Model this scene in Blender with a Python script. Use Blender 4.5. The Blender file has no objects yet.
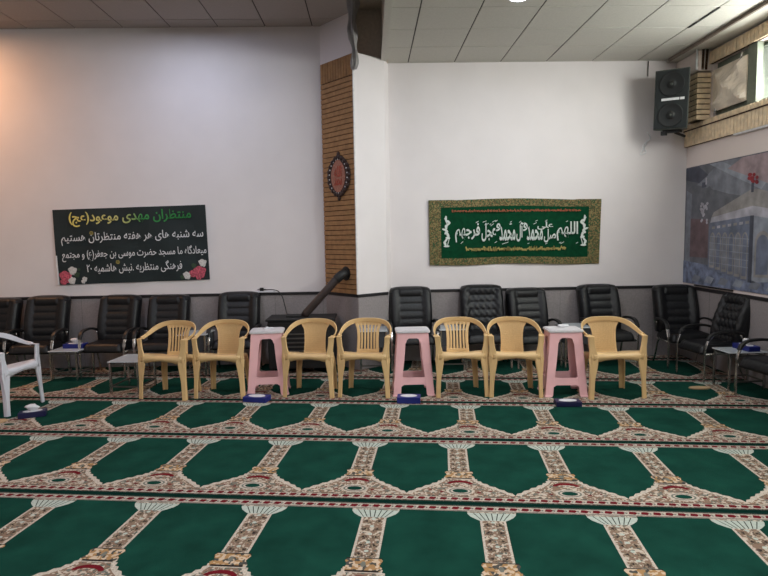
import bpy, bmesh, math, random, unicodedata
from mathutils import Vector, Matrix
random.seed(7)
C = bpy.context.scene.collection
SC = bpy.context.scene
PI = math.pi

# ------------------------------------------------------------------ camera, world, lights, exposure
cam = bpy.data.cameras.new('camera'); cam.sensor_width = 36.0; cam.lens = 580 / 768 * 36.0
cam.clip_start = .05
co = bpy.data.objects.new('camera', cam); C.objects.link(co); SC.camera = co
YAW, PITCH, ROLL = -0.02305, 0.09022, -0.01647
_f = Vector((-math.sin(YAW) * math.cos(PITCH), math.cos(YAW) * math.cos(PITCH), -math.sin(PITCH)))
_r = Vector((math.cos(YAW), math.sin(YAW), 0)); _u = _r.cross(_f)
_r2 = _r * math.cos(ROLL) + _u * math.sin(ROLL); _u2 = -_r * math.sin(ROLL) + _u * math.cos(ROLL)
co.matrix_world = Matrix(((_r2.x, _u2.x, -_f.x, 0), (_r2.y, _u2.y, -_f.y, 0), (_r2.z, _u2.z, -_f.z, 1.6), (0, 0, 0, 1)))
SC.view_settings.view_transform = 'Standard'; SC.view_settings.look = 'None'
SC.view_settings.exposure = 0.18; SC.view_settings.gamma = 1.0; SC.view_settings.use_curve_mapping = False
w = bpy.data.worlds.new('daylight'); SC.world = w; w.use_nodes = True
bg = w.node_tree.nodes['Background']; bg.inputs[0].default_value = (.93, .97, 1, 1); bg.inputs[1].default_value = 4.0

def area(name, loc, rot, sx, sy, power, col, portal=False, spread=PI):
    l = bpy.data.lights.new(name, 'AREA'); l.shape = 'RECTANGLE'; l.size = sx; l.size_y = sy
    l.energy = power; l.color = col; l.spread = spread
    if portal: l.cycles.is_portal = True
    o = bpy.data.objects.new(name, l); C.objects.link(o); o.location = loc; o.rotation_euler = rot
    return o
# daylight coming in at the windows of the right wall, and their openings
area('window_daylight', (4.16, 3.6, 3.2), (0, math.radians(68), 0), .6, 4.6, 150, (.95, 1, .93))
area('rear_window_daylight', (4.16, -2.2, 3.2), (0, math.radians(68), 0), .6, 6.0, 90, (.95, 1, .95))
# ceiling lamps: round panels, their light made in the lamp builder below
LAMPS = [(1.35, 5.27, 3.66, 24, (.86, .93, 1)), (1.35, 2.4, 3.66, 36, (.95, .97, 1)), (1.35, -.6, 3.66, 40, (.95, .97, 1)), (1.35, -3.6, 3.66, 40, (.95, .97, 1)),
         (-2.03, 6.22, 4.10, 14, (.66, .74, 1)), (-2.2, 3.2, 4.10, 30, (.86, .88, 1)), (-2.2, 0.2, 4.10, 36, (.92, .92, 1)), (-2.2, -2.9, 4.10, 36, (.92, .92, 1)),
         (-5.15, 6.60, 4.10, 38, (1, .50, .24)), (-5.9, 2.4, 4.10, 26, (1, .85, .72)), (-5.9, -1.5, 4.10, 26, (1, .85, .72))]

# ------------------------------------------------------------------ materials
def lin(c):
    return tuple(((v / 255) / 12.92 if v / 255 <= .04045 else ((v / 255 + .055) / 1.055) ** 2.4) for v in c)
def mat(name, col, rough=.6, metal=0, nscale=30, namt=.06, bump=0, bscale=None, trans=0, sheen=0, spec=.5, coat=0, stretch=None):
    m = bpy.data.materials.new(name); m.use_nodes = True; nt = m.node_tree; b = nt.nodes['Principled BSDF']
    c = lin(col)
    tc = nt.nodes.new('ShaderNodeTexCoord'); n = nt.nodes.new('ShaderNodeTexNoise'); n.inputs['Scale'].default_value = nscale
    n.inputs['Detail'].default_value = 4
    src = tc.outputs['Object']
    if stretch:
        mp = nt.nodes.new('ShaderNodeMapping'); mp.inputs['Scale'].default_value = stretch; nt.links.new(src, mp.inputs[0]); src = mp.outputs[0]
    nt.links.new(src, n.inputs['Vector'])
    r = nt.nodes.new('ShaderNodeValToRGB')
    r.color_ramp.elements[0].position = .3; r.color_ramp.elements[1].position = .7
    r.color_ramp.elements[0].color = tuple(v * (1 - namt * 2) for v in c) + (1,)
    r.color_ramp.elements[1].color = tuple(min(1, v * (1 + namt)) for v in c) + (1,)
    nt.links.new(n.outputs['Fac'], r.inputs[0]); nt.links.new(r.outputs[0], b.inputs['Base Color'])
    b.inputs['Roughness'].default_value = rough; b.inputs['Metallic'].default_value = metal
    b.inputs['Specular IOR Level'].default_value = spec
    if trans: b.inputs['Transmission Weight'].default_value = trans
    if sheen: b.inputs['Sheen Weight'].default_value = sheen; b.inputs['Sheen Roughness'].default_value = .5
    if coat: b.inputs['Coat Weight'].default_value = coat; b.inputs['Coat Roughness'].default_value = .2
    if bump:
        n2 = nt.nodes.new('ShaderNodeTexNoise'); n2.inputs['Scale'].default_value = bscale or nscale; n2.inputs['Detail'].default_value = 3
        nt.links.new(src, n2.inputs['Vector'])
        bp = nt.nodes.new('ShaderNodeBump'); bp.inputs['Strength'].default_value = bump; bp.inputs['Distance'].default_value = .01
        nt.links.new(n2.outputs['Fac'], bp.inputs['Height']); nt.links.new(bp.outputs[0], b.inputs['Normal'])
    return m
def mosaic(name, cols, scale, rough=.9, stretch=(1, 1, 1)):
    """small floral mottling: voronoi cells over a constant ramp"""
    m = bpy.data.materials.new(name); m.use_nodes = True; nt = m.node_tree; b = nt.nodes['Principled BSDF']
    tc = nt.nodes.new('ShaderNodeTexCoord'); mp = nt.nodes.new('ShaderNodeMapping'); mp.inputs['Scale'].default_value = stretch
    v = nt.nodes.new('ShaderNodeTexVoronoi'); v.inputs['Scale'].default_value = scale
    nt.links.new(tc.outputs['Object'], mp.inputs[0]); nt.links.new(mp.outputs[0], v.inputs['Vector'])
    sep = nt.nodes.new('ShaderNodeSeparateColor'); nt.links.new(v.outputs['Color'], sep.inputs[0])
    r = nt.nodes.new('ShaderNodeValToRGB'); r.color_ramp.interpolation = 'CONSTANT'
    els = r.color_ramp.elements
    tot = sum(wt for _, wt in cols); acc = 0
    for i, (c, wt) in enumerate(cols):
        e = els[i] if i < 2 else els.new(.5)
        e.position = acc / tot; e.color = lin(c) + (1,); acc += wt
    nt.links.new(sep.outputs[0], r.inputs[0]); nt.links.new(r.outputs[0], b.inputs['Base Color'])
    b.inputs['Roughness'].default_value = rough; b.inputs['Specular IOR Level'].default_value = .15
    return m
M = {}
M['wall'] = mat('wall_paint', (228, 221, 221), .8, nscale=2, namt=.02, bump=.05, bscale=60)
M['wall_warm'] = mat('wall_paint_right', (226, 212, 206), .8, nscale=2, namt=.02, bump=.05, bscale=60)
M['granite'] = mat('grey_granite', (148, 141, 141), .4, nscale=60, namt=.07, spec=.4)
M['cap'] = mat('dark_cap_strip', (34, 32, 34), .4)
M['joint'] = mat('granite_joint', (98, 94, 94), .7)
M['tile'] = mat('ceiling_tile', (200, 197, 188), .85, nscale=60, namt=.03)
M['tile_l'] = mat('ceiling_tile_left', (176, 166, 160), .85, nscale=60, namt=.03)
M['grid'] = mat('ceiling_grid', (62, 56, 52), .7)
M['recess'] = mat('recess_board', (206, 192, 178), .8)
M['dark'] = mat('dark_void', (22, 20, 19), .9)
M['brick'] = mat('tan_brick', (164, 124, 82), .75, nscale=14, namt=.12, bump=.3, bscale=120)
M['brick_y'] = mat('yellow_brick', (238, 214, 180), .75, nscale=14, namt=.12, bump=.3, bscale=120)
M['mortar'] = mat('brick_mortar', (66, 42, 26), .95)
M['white_edge'] = mat('white_plaster_edge', (225, 222, 222), .7)
M['brown'] = mat('brown_panel', (128, 116, 106), .8)
M['pile'] = mat('green_pile', (22, 66, 55), 1, nscale=5, namt=.14, bump=.6, bscale=400, spec=.05)
M['pile_dark'] = mat('dark_green_pile', (14, 44, 37), 1, nscale=9, namt=.1, spec=.05)
M['cream'] = mat('cream_pile', (190, 178, 164), 1, nscale=90, namt=.2, spec=.05)
M['maroon'] = mat('maroon_pile', (104, 26, 34), 1, nscale=40, namt=.1, spec=.05)
M['ochre'] = mosaic('ochre_flowers', [((156, 120, 80), 5), ((190, 168, 144), 3), ((72, 70, 66), 2), ((134, 98, 70), 3)], 60)
M['brownp'] = mosaic('brown_leaf_pile', [((112, 94, 78), 5), ((140, 122, 102), 3), ((78, 64, 56), 3)], 90)
M['capw'] = mat('pale_pleat_pile', (174, 182, 172), 1, nscale=60, namt=.08, spec=.05)
M['floral'] = mosaic('floral_pile', [((182, 168, 152), 5.5), ((126, 102, 86), 3), ((206, 196, 182), 3), ((104, 54, 52), 1.2), ((86, 92, 84), 1.8), ((150, 126, 104), 2)], 80)
M['greyp'] = mat('grey_leaf_pile', (112, 112, 104), 1, spec=.05)
M['ink'] = mat('dark_pile_line', (44, 38, 36), 1, spec=.05)
M['beige'] = mat('beige_plastic', (215, 180, 128), .38, nscale=6, namt=.03, spec=.5)
M['beige_weave'] = mat('beige_woven_plastic', (208, 172, 122), .5, nscale=260, namt=.10, bump=.8, bscale=260, spec=.4)
M['white_pl'] = mat('white_plastic', (206, 206, 212), .4, nscale=6, namt=.02)
M['pink'] = mat('pink_plastic', (238, 186, 188), .42, nscale=6, namt=.03)
M['pink_top'] = mat('pale_stool_top', (206, 202, 204), .45, nscale=30, namt=.05)
M['leather'] = mat('black_leather', (11, 12, 16), .45, nscale=22, namt=.18, bump=.4, bscale=26, spec=.42)
M['leather_c'] = mat('black_leather_centre', (14, 16, 21), .42, nscale=40, namt=.2, bump=.3, bscale=40, spec=.42)
M['rubber'] = mat('black_plastic', (18, 18, 19), .45)
M['chrome'] = mat('chrome', (200, 198, 196), .22, metal=1, nscale=3, namt=.04)
M['steel'] = mat('brushed_steel', (120, 120, 116), .4, metal=.9, nscale=30, namt=.08)
M['glass_top'] = mat('frosted_glass_top', (190, 196, 200), .15, nscale=3, namt=.02, spec=.6)
M['iron'] = mat('matt_black_iron', (20, 20, 21), .6, nscale=40, namt=.15)
M['pipe'] = mat('painted_flue', (52, 42, 40), .42, nscale=10, namt=.15, spec=.5)
M['tissue_blue'] = mat('blue_cardboard', (20, 32, 110), .5)
M['tissue_navy'] = mat('navy_cardboard', (16, 18, 62), .5)
M['tissue_white'] = mat('white_tissue', (214, 214, 218), .9, bump=.4, bscale=40)
M['speaker'] = mat('speaker_grille', (30, 36, 37), .7, nscale=200, namt=.2)
M['speaker_side'] = mat('speaker_cabinet', (72, 76, 70), .6)
M['spk_cone'] = mat('speaker_cone', (20, 23, 24), .6)
M['white'] = mat('white_print', (226, 226, 228), .6)
M['ban_black'] = mat('black_green_banner', (24, 38, 40), .55, nscale=3, namt=.1)
M['ban_green'] = mat('green_cloth', (2, 62, 36), .85, nscale=20, namt=.12, spec=.15)
M['ban_border'] = mosaic('gold_brocade', [((136, 118, 80), 5), ((92, 80, 52), 3), ((40, 82, 52), 2), ((176, 160, 118), 3)], 100, .6)
M['ban_white'] = mat('white_embroidery', (208, 216, 210), .7)
M['ban_red'] = mat('red_gold_embroidery', (150, 84, 52), .7)
M['ban_gold'] = mat('gold_embroidery', (176, 160, 92), .7)
M['foil'] = mat('crinkled_foil', (238, 224, 206), .35, metal=.1, nscale=5, namt=.12, bump=.8, bscale=9)
M['frame'] = mat('grey_green_frame', (112, 118, 104), .6)
M['curtain'] = mat('translucent_curtain', (150, 146, 144), .4, nscale=12, namt=.15, trans=.25)
M['tan'] = mat('tan_board', (176, 148, 112), .8)
M['petal_pink'] = mat('pink_petal_print', (204, 92, 110), .7, nscale=60, namt=.3)
M['petal_white'] = mat('white_petal_print', (214, 210, 206), .7, nscale=60, namt=.12)
M['leaf'] = mat('leaf_print', (58, 78, 56), .7)
M['bronze'] = mat('dark_bronze', (58, 42, 38), .5, metal=.3, nscale=60, namt=.25)
M['medred'] = mat('red_enamel', (168, 72, 52), .6, nscale=50, namt=.2)
M['medbase'] = mat('rose_enamel', (166, 112, 94), .6, nscale=50, namt=.2)
M['lamp_glow'] = bpy.data.materials.new('lamp_glow'); M['lamp_glow'].use_nodes = True
_b = M['lamp_glow'].node_tree.nodes['Principled BSDF']; _b.inputs['Emission Color'].default_value = (.85, .92, 1, 1); _b.inputs['Emission Strength'].default_value = 6
# glass pane
g = bpy.data.materials.new('window_glass'); g.use_nodes = True; nt = g.node_tree
nt.nodes.remove(nt.nodes['Principled BSDF'])
tr = nt.nodes.new('ShaderNodeBsdfTransparent'); gl = nt.nodes.new('ShaderNodeBsdfGlossy'); gl.inputs['Roughness'].default_value = .05
mx = nt.nodes.new('ShaderNodeMixShader'); mx.inputs[0].default_value = .08
nt.links.new(tr.outputs[0], mx.inputs[1]); nt.links.new(gl.outputs[0], mx.inputs[2]); nt.links.new(mx.outputs[0], nt.nodes['Material Output'].inputs[0])
M['glass'] = g
# gradient ink of the banner's headline: green at the right end, yellow at the left
m = mat('headline_print', (200, 190, 90), .6); nt = m.node_tree; b = nt.nodes['Principled BSDF']
tc = nt.nodes.new('ShaderNodeTexCoord'); sx = nt.nodes.new('ShaderNodeSeparateXYZ'); rr = nt.nodes.new('ShaderNodeValToRGB'); mr = nt.nodes.new('ShaderNodeMapRange')
mr.inputs['From Min'].default_value = -.75; mr.inputs['From Max'].default_value = .75
e = rr.color_ramp.elements; e[0].position = 0; e[0].color = lin((226, 206, 110)) + (1,); e[1].position = 1; e[1].color = lin((26, 120, 52)) + (1,)
x = e.new(.42); x.color = lin((206, 200, 130)) + (1,); x = e.new(.6); x.color = lin((60, 148, 76)) + (1,)
nt.links.new(tc.outputs['Object'], sx.inputs[0]); nt.links.new(sx.outputs[0], mr.inputs['Value']); nt.links.new(mr.outputs[0], rr.inputs[0]); nt.links.new(rr.outputs[0], b.inputs['Base Color'])
M['headline'] = m

# ------------------------------------------------------------------ helpers
def tag(o, label=None, cat=None, group=None, kind=None):
    if label: o['label'] = label
    if cat: o['category'] = cat
    if group: o['group'] = group
    if kind: o['kind'] = kind
    return o
def thing(name, label, cat, loc=(0, 0, 0), rz=0, group=None):
    o = bpy.data.objects.new(name, None); C.objects.link(o); o.empty_display_size = .1
    o.location = loc; o.rotation_euler = (0, 0, math.radians(rz)); return tag(o, label, cat, group)
def obj(name, bm, mats, parent=None, smooth=False, bevel=0, subsurf=0, solid=0):
    me = bpy.data.meshes.new(name)
    bmesh.ops.recalc_face_normals(bm, faces=bm.faces)
    bm.to_mesh(me); bm.free()
    for k in (mats if isinstance(mats, (list, tuple)) else [mats]): me.materials.append(M[k])
    if smooth:
        for p in me.polygons: p.use_smooth = True
    o = bpy.data.objects.new(name, me); C.objects.link(o)
    if parent: o.parent = parent
    if solid: md = o.modifiers.new('solid', 'SOLIDIFY'); md.thickness = solid; md.offset = 0
    if bevel: md = o.modifiers.new('bevel', 'BEVEL'); md.width = bevel; md.segments = 2; md.limit_method = 'ANGLE'; md.angle_limit = .7
    if subsurf: md = o.modifiers.new('sub', 'SUBSURF'); md.levels = subsurf; md.render_levels = subsurf
    return o
def struct(name, bm, mats, **k):
    return tag(obj(name, bm, mats, **k), kind='structure')
def BM(): return bmesh.new()
def box(bm, x0, x1, y0, y1, z0, z1, mi=0, mx=None):
    v = [Vector((x, y, z)) for x in (x0, x1) for y in (y0, y1) for z in (z0, z1)]
    if mx is not None: v = [mx @ p for p in v]
    v = [bm.verts.new(p) for p in v]
    for f in ((0, 1, 3, 2), (4, 6, 7, 5), (0, 4, 5, 1), (2, 3, 7, 6), (0, 2, 6, 4), (1, 5, 7, 3)):
        bm.faces.new([v[i] for i in f]).material_index = mi
def tube(bm, pts, r, seg=10, mi=0, closed=False):
    pts = [Vector(p) for p in pts]; rings = []; n = len(pts); prev = None
    rs = r if isinstance(r, (list, tuple)) else [r] * n
    for i, p in enumerate(pts):
        t = (pts[min(i + 1, n - 1)] - pts[max(i - 1, 0)]).normalized()
        if prev is None:
            a = Vector((0, 0, 1)) if abs(t.z) < .9 else Vector((1, 0, 0)); s = t.cross(a).normalized()
        else: s = (prev - t * prev.dot(t)).normalized()
        prev = s; q = t.cross(s)
        rings.append([bm.verts.new(p + (s * math.cos(2 * PI * k / seg) + q * math.sin(2 * PI * k / seg)) * rs[i]) for k in range(seg)])
    for a, b in zip(rings, rings[1:]):
        for k in range(seg): bm.faces.new((a[k], a[(k + 1) % seg], b[(k + 1) % seg], b[k])).material_index = mi
    bm.faces.new(rings[0]).material_index = mi; bm.faces.new(rings[-1][::-1]).material_index = mi
def smooth_path(pts, n=6):
    pts = [Vector(p) for p in pts]; out = []
    P = [pts[0] * 2 - pts[1]] + pts + [pts[-1] * 2 - pts[-2]]
    for i in range(1, len(P) - 2):
        for k in range(n):
            t = k / n; a, b, c, d = P[i - 1], P[i], P[i + 1], P[i + 2]
            out.append(.5 * ((2 * b) + (c - a) * t + (2 * a - 5 * b + 4 * c - d) * t * t + (-a + 3 * b - 3 * c + d) * t ** 3))
    out.append(pts[-1]); return out
def strap(bm, pts, sides, wid, th, mi=0):
    """strip of rectangular section: pts path, sides the width direction at each point"""
    rings = []; n = len(pts)
    for i in range(n):
        p = Vector(pts[i]); t = (Vector(pts[min(i + 1, n - 1)]) - Vector(pts[max(i - 1, 0)])).normalized()
        s = Vector(sides[i]); s = (s - t * s.dot(t)).normalized(); q = t.cross(s)
        ww = wid[i] / 2; tt = (th[i] if isinstance(th, (list, tuple)) else th) / 2
        rings.append([bm.verts.new(p + s * a * ww + q * b * tt) for a, b in ((-1, -.6), (-.85, -1), (.85, -1), (1, -.6), (1, .6), (.85, 1), (-.85, 1), (-1, .6))])
    m = 8
    for a, b in zip(rings, rings[1:]):
        for k in range(m): bm.faces.new((a[k], a[(k + 1) % m], b[(k + 1) % m], b[k])).material_index = mi
    bm.faces.new(rings[0]); bm.faces.new(rings[-1][::-1])
def lathe(bm, prof, seg=24, mi=0, mx=None, cap=True):
    rings = []
    for r, z in prof:
        ring = []
        for k in range(seg):
            p = Vector((r * math.cos(2 * PI * k / seg), r * math.sin(2 * PI * k / seg), z))
            ring.append(bm.verts.new(mx @ p if mx is not None else p))
        rings.append(ring)
    for a, b in zip(rings, rings[1:]):
        for k in range(seg): bm.faces.new((a[k], a[(k + 1) % seg], b[(k + 1) % seg], b[k])).material_index = mi
    if cap: bm.faces.new(rings[0][::-1]).material_index = mi; bm.faces.new(rings[-1]).material_index = mi
def poly(bm, pts, z, mi=0, f=None):
    vs = [bm.verts.new(f(x, y, z) if f else (x, y, z)) for x, y in pts]
    fc = bm.faces.new(vs); fc.material_index = mi; return fc
def prism(bm, pts, z0, z1, mi=0, f=None):
    """closed prism over a plan outline"""
    a = [bm.verts.new(f(x, y, z0) if f else (x, y, z0)) for x, y in pts]; b = [bm.verts.new(f(x, y, z1) if f else (x, y, z1)) for x, y in pts]
    n = len(pts)
    bm.faces.new(a[::-1]).material_index = mi; bm.faces.new(b).material_index = mi
    for i in range(n): bm.faces.new((a[i], a[(i + 1) % n], b[(i + 1) % n], b[i])).material_index = mi
def dup(root, loc=None, rz=None, label=None, group=None):
    r = root.copy(); C.objects.link(r)
    if loc: r.location = loc
    if rz is not None: r.rotation_euler = (0, 0, math.radians(rz))
    if label: r['label'] = label
    if group: r['group'] = group
    for ch in list(root.children):
        c = ch.copy(); C.objects.link(c); c.parent = r
        for gch in list(ch.children):
            d = gch.copy(); C.objects.link(d); d.parent = c
    return r

# ------------------------------------------------------------------ room shell
XR, YB = 3.985, 7.28
bm = BM(); box(bm, -9, 4.3, -7, 7.5, -.1, 0); struct('floor', bm, 'pile_dark')
WZ = .913
def wall_with_dado(name, x0, x1, y0, y1, ztop, matname, axis):
    bm = BM(); box(bm, x0, x1, y0, y1, 0, ztop); return struct(name, bm, matname)
bm = BM(); box(bm, -9, 4.2, YB, 7.5, 0, 4.4); struct('wall_back', bm, 'wall')
bm = BM(); box(bm, -9.2, -9, -7, 7.5, 0, 4.4); struct('wall_left', bm, 'wall')
bm = BM(); box(bm, -9, 4.2, -7.2, -7, 0, 4.4); struct('wall_front', bm, 'wall')
bm = BM(); W0, W1 = 2.90, 3.50
box(bm, XR, 4.2, -7, YB, 0, W0); box(bm, XR, 4.2, -7, YB, W1, 4.4); box(bm, XR, 4.2, 6.75, YB, W0, W1)
for ya, yb in ((1.0, 1.4), (-4.8, -4.4)): box(bm, XR, 4.2, ya, yb, W0, W1)
box(bm, XR, 4.2, -7, -5.6, W0, W1)
struct('wall_right', bm, 'wall_warm')
# granite dado with its dark cap
def dado(name, x0, x1, y0, y1, along):
    bm = BM(); box(bm, x0, x1, y0, y1, 0, WZ - .035, 0)
    e = .006
    if along == 'x':
        box(bm, x0, x1, y0 - .008, y1, WZ - .035, WZ, 1)
        x = x0 + .6
        while x < x1: box(bm, x - .0015, x + .0015, y0 - .001, y0, 0, WZ - .035, 2); x += .6
    else:
        box(bm, x0 - .008, x1, y0, y1, WZ - .035, WZ, 1)
        y = y1 - .6
        while y > y0: box(bm, x0 - .001, x0, y - .0015, y + .0015, 0, WZ - .035, 2); y -= .6
    struct(name, bm, ['granite', 'cap', 'joint'])
dado('baseboard_back', -9, XR, YB - .02, YB, 'x')
dado('baseboard_right', XR - .02, XR, -7, YB - .02, 'y')
# angled pillar between the two halves of the wall
PA, PB, PC, PD = (-.56, YB), (-.145, 6.80), (.205, 7.08), (.26, YB)
bm = BM(); prism(bm, [PA, PB, PC, PD], 0, 3.68)
prism(bm, [PA, (PB[0] - .012, PB[1] + .014), (PB[0] - .012, YB)], 3.68, 4.13)
struct('wall_pillar', bm, 'wall')
bm = BM()
def off(p, q, d):   # outward offset of a face line
    v = Vector((q[0] - p[0], q[1] - p[1])); n = Vector((v.y, -v.x)).normalized(); return (p[0] + n.x * d, p[1] + n.y * d), (q[0] + n.x * d, q[1] + n.y * d)
for d, z0, z1, mi in ((.014, 0, WZ - .035, 0), (.02, WZ - .035, WZ, 1)):
    a, b1 = off(PA, PB, d); b2, c1 = off(PB, PC, d); mid = ((b1[0] + b2[0]) / 2, min(b1[1], b2[1]) - .004)
    prism(bm, [PA, a, mid, c1, PC, PB], z0, z1, mi)
struct('baseboard_pillar', bm, ['granite', 'cap', 'joint'])
# brick facing on the pillar's left face
bm = BM(); vx = Vector((PB[0] - PA[0], PB[1] - PA[1], 0)); L = vx.length; ux = vx.normalized(); un = Vector((ux.y, -ux.x, 0))
FM = Matrix(((ux.x, -un.x, 0, PA[0]), (ux.y, -un.y, 0, PA[1]), (0, 0, 1, 0), (0, 0, 0, 1)))   # local x along the face, local -y outward
box(bm, .02, L - .012, -.012, 0, WZ, 3.67, 1, FM)
z = WZ + .002; pitch = .0585
while z < 3.40:
    box(bm, .02 + random.uniform(0, .004), L - .012 - random.uniform(0, .003), -.022, -.006, z, z + pitch - .008, 0, FM); z += pitch
x = .022
while x < L - .05:
    box(bm, x, x + .042, -.022, -.006, z + .004, 3.665, 0, FM); x += .0505
box(bm, L - .012, L + .004, -.018, .004, WZ, 3.68, 2, FM)
struct('trim_1', bm, ['brick', 'mortar', 'white_edge'], bevel=.002)
# ceilings: tiles hanging over a darker grid
def tiled(name, x0, x1, y0, y1, z, ox, oy, pitch, mt, p2=None):
    bm = BM(); box(bm, x0, x1, y0, y1, z + .006, z + .1, 1); k0 = math.floor((x0 - ox) / pitch); j0 = math.floor((y0 - oy) / pitch)
    k = k0
    while ox + k * pitch < x1:
        j = j0
        while oy + j * pitch < y1:
            a, b = max(x0, ox + k * pitch + .007), min(x1, ox + (k + 1) * pitch - .007); c, d = max(y0, oy + j * pitch + .006), min(y1, oy + (j + 1) * pitch - .006)
            if b - a > .01 and d - c > .01: box(bm, a, b, c, d, z - random.uniform(0, .002), z + .008, 0)
            j += 1
        k += 1
    return struct(name, bm, [mt, 'grid'])
tiled('ceiling_right', .20, 3.70, -7, YB, 3.69, 1.07, 6.68, .5645, 'tile')
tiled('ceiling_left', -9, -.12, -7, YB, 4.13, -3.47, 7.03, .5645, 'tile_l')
bm = BM(); box(bm, 3.70, XR, -7, YB, 3.665, 3.8, 0); struct('ceiling_edge', bm, ['tile'])
bm = BM(); box(bm, 3.675, 3.70, -7, 7.2, 3.655, 3.695, 0); struct('trim_2', bm, 'brown')
bm = BM(); box(bm, 3.318, 3.345, 5.60, 6.13, 3.684, 3.692, 0); struct('trim_3', bm, 'dark')
# recess above the pillar between the two ceilings, with the step of the lower ceiling
bm = BM()
box(bm, -.12, .20, -7, YB, 4.26, 4.40, 0); box(bm, -.145, .26, 7.13, YB, 3.68, 4.40, 1)
box(bm, -.145, .2, 6.30, 6.33, 4.24, 4.26, 2); box(bm, -.14, -.12, -7, YB, 4.13, 4.4, 0)
struct('ceiling_recess', bm, ['recess', 'recess', 'dark'])
bm = BM(); box(bm, .185, .20, -7, 7.10, 3.67, 4.30, 0); box(bm, .172, .24, -7, 7.10, 3.66, 3.685, 1)
struct('trim_4', bm, ['recess', 'tile'])
bm = BM(); box(bm, -9.2, 4.4, -7.2, 7.5, 4.42, 4.6); struct('ceiling_slab', bm, 'brown')
# brick bands round the windows of the right wall
bm = BM(); box(bm, XR - .03, XR, -7, YB, 2.63, 2.885, 1); box(bm, XR - .03, XR, -7, 7.0, 3.50, 3.64, 1)
y = YB - .01
while y > -7:
    box(bm, XR - .045, XR - .01, y - .050, y, 2.632, 2.815, 0)
    box(bm, XR - .055, XR - .01, y - .050, y, 2.828, 2.885, 0)
    if y < 6.95: box(bm, XR - .045, XR - .01, y - .050, y, 3.502, 3.638, 0)
    y -= .058
box(bm, XR - .056, XR - .01, -7, YB, 2.815, 2.828, 1)
box(bm, XR - .04, XR, 4.5, 6.3, 2.612, 2.632, 2)
struct('trim_5', bm, ['brick_y', 'mortar', 'white_edge'], bevel=.003)
# brick pier in the corner
bm = BM(); z = 2.885
box(bm, XR - .15, XR, 6.82, 7.06, 2.885, 3.42, 1)
while z < 3.40:
    box(bm, XR - .165, XR, 6.80, 7.08, z, z + .050, 0); z += .060
struct('trim_6', bm, ['brick_y', 'mortar'], bevel=.006)
bm = BM(); box(bm, XR - .17, XR, 6.78, 7.27, 3.43, 3.655, 0)
struct('trim_7', bm, 'wall_warm')
# windows: frames and panes
def window(name, ya, yb, bars):
    fr = BM(); x0, x1 = 4.06, 4.11
    box(fr, x0, x1, ya, yb, W0, W0 + .035); box(fr, x0, x1, ya, yb, W1 - .035, W1)
    box(fr, x0, x1, ya, ya + .035, W0, W1); box(fr, x0, x1, yb - .035, yb, W0, W1)
    for y in bars: box(fr, x0, x1, y - .02, y + .02, W0, W1)
    o = struct(name, fr, 'frame', bevel=.003)
    p = BM(); box(p, 4.08, 4.086, ya + .035, yb - .035, W0 + .035, W1 - .035); obj('window_pane', p, 'glass', o)
window('window_1', 1.4, 6.10, [4.9, 3.7, 2.5]); window('window_2', -4.4, 1.0, [-.2, -1.5, -2.9])
bm = BM(); box(bm, 4.02, 4.2, 6.10, 6.75, W0, W1); box(bm, 3.965, 4.03, 5.98, 6.12, W0, W1); struct('trim_8', bm, 'frame', bevel=.004)

# ------------------------------------------------------------------ ceiling lamps
def lamp(i, x, y, z, power, col):
    labs = ['round white ceiling lamp over the row of chairs, right ceiling', 'round white lamp in the right ceiling, above the front prayer rows']
    t = thing('ceiling_lamp', '', 'lamp', (x, y, z)); side = 'lower right ceiling' if x > 0 else ('left edge of the higher ceiling' if x < -4 else 'higher left ceiling')
    t['label'] = f'round ceiling lamp in the {side}, ' + ('nearest the far wall' if y > 5 else 'overhead')
    if y <= 5: t['group'] = 'recessed lamps overhead'
    bm = BM(); lathe(bm, [(.085, 0), (.085, .012), (.11, .018), (.115, .030), (.10, .030)], 24); obj('lamp_rim', bm, 'white_edge', t, smooth=True)
    bm = BM(); lathe(bm, [(.001, -.002), (.083, -.002), (.083, .006), (.001, .006)], 24); obj('lamp_lens', bm, 'lamp_glow', t)
    l = bpy.data.lights.new('lamp_light', 'AREA'); l.shape = 'DISK'; l.size = .2; l.energy = power; l.color = col
    o = bpy.data.objects.new('lamp_light', l); C.objects.link(o); o.parent = t; o.location = (0, 0, -.02)
for i, a in enumerate(LAMPS): lamp(i, *a)

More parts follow.
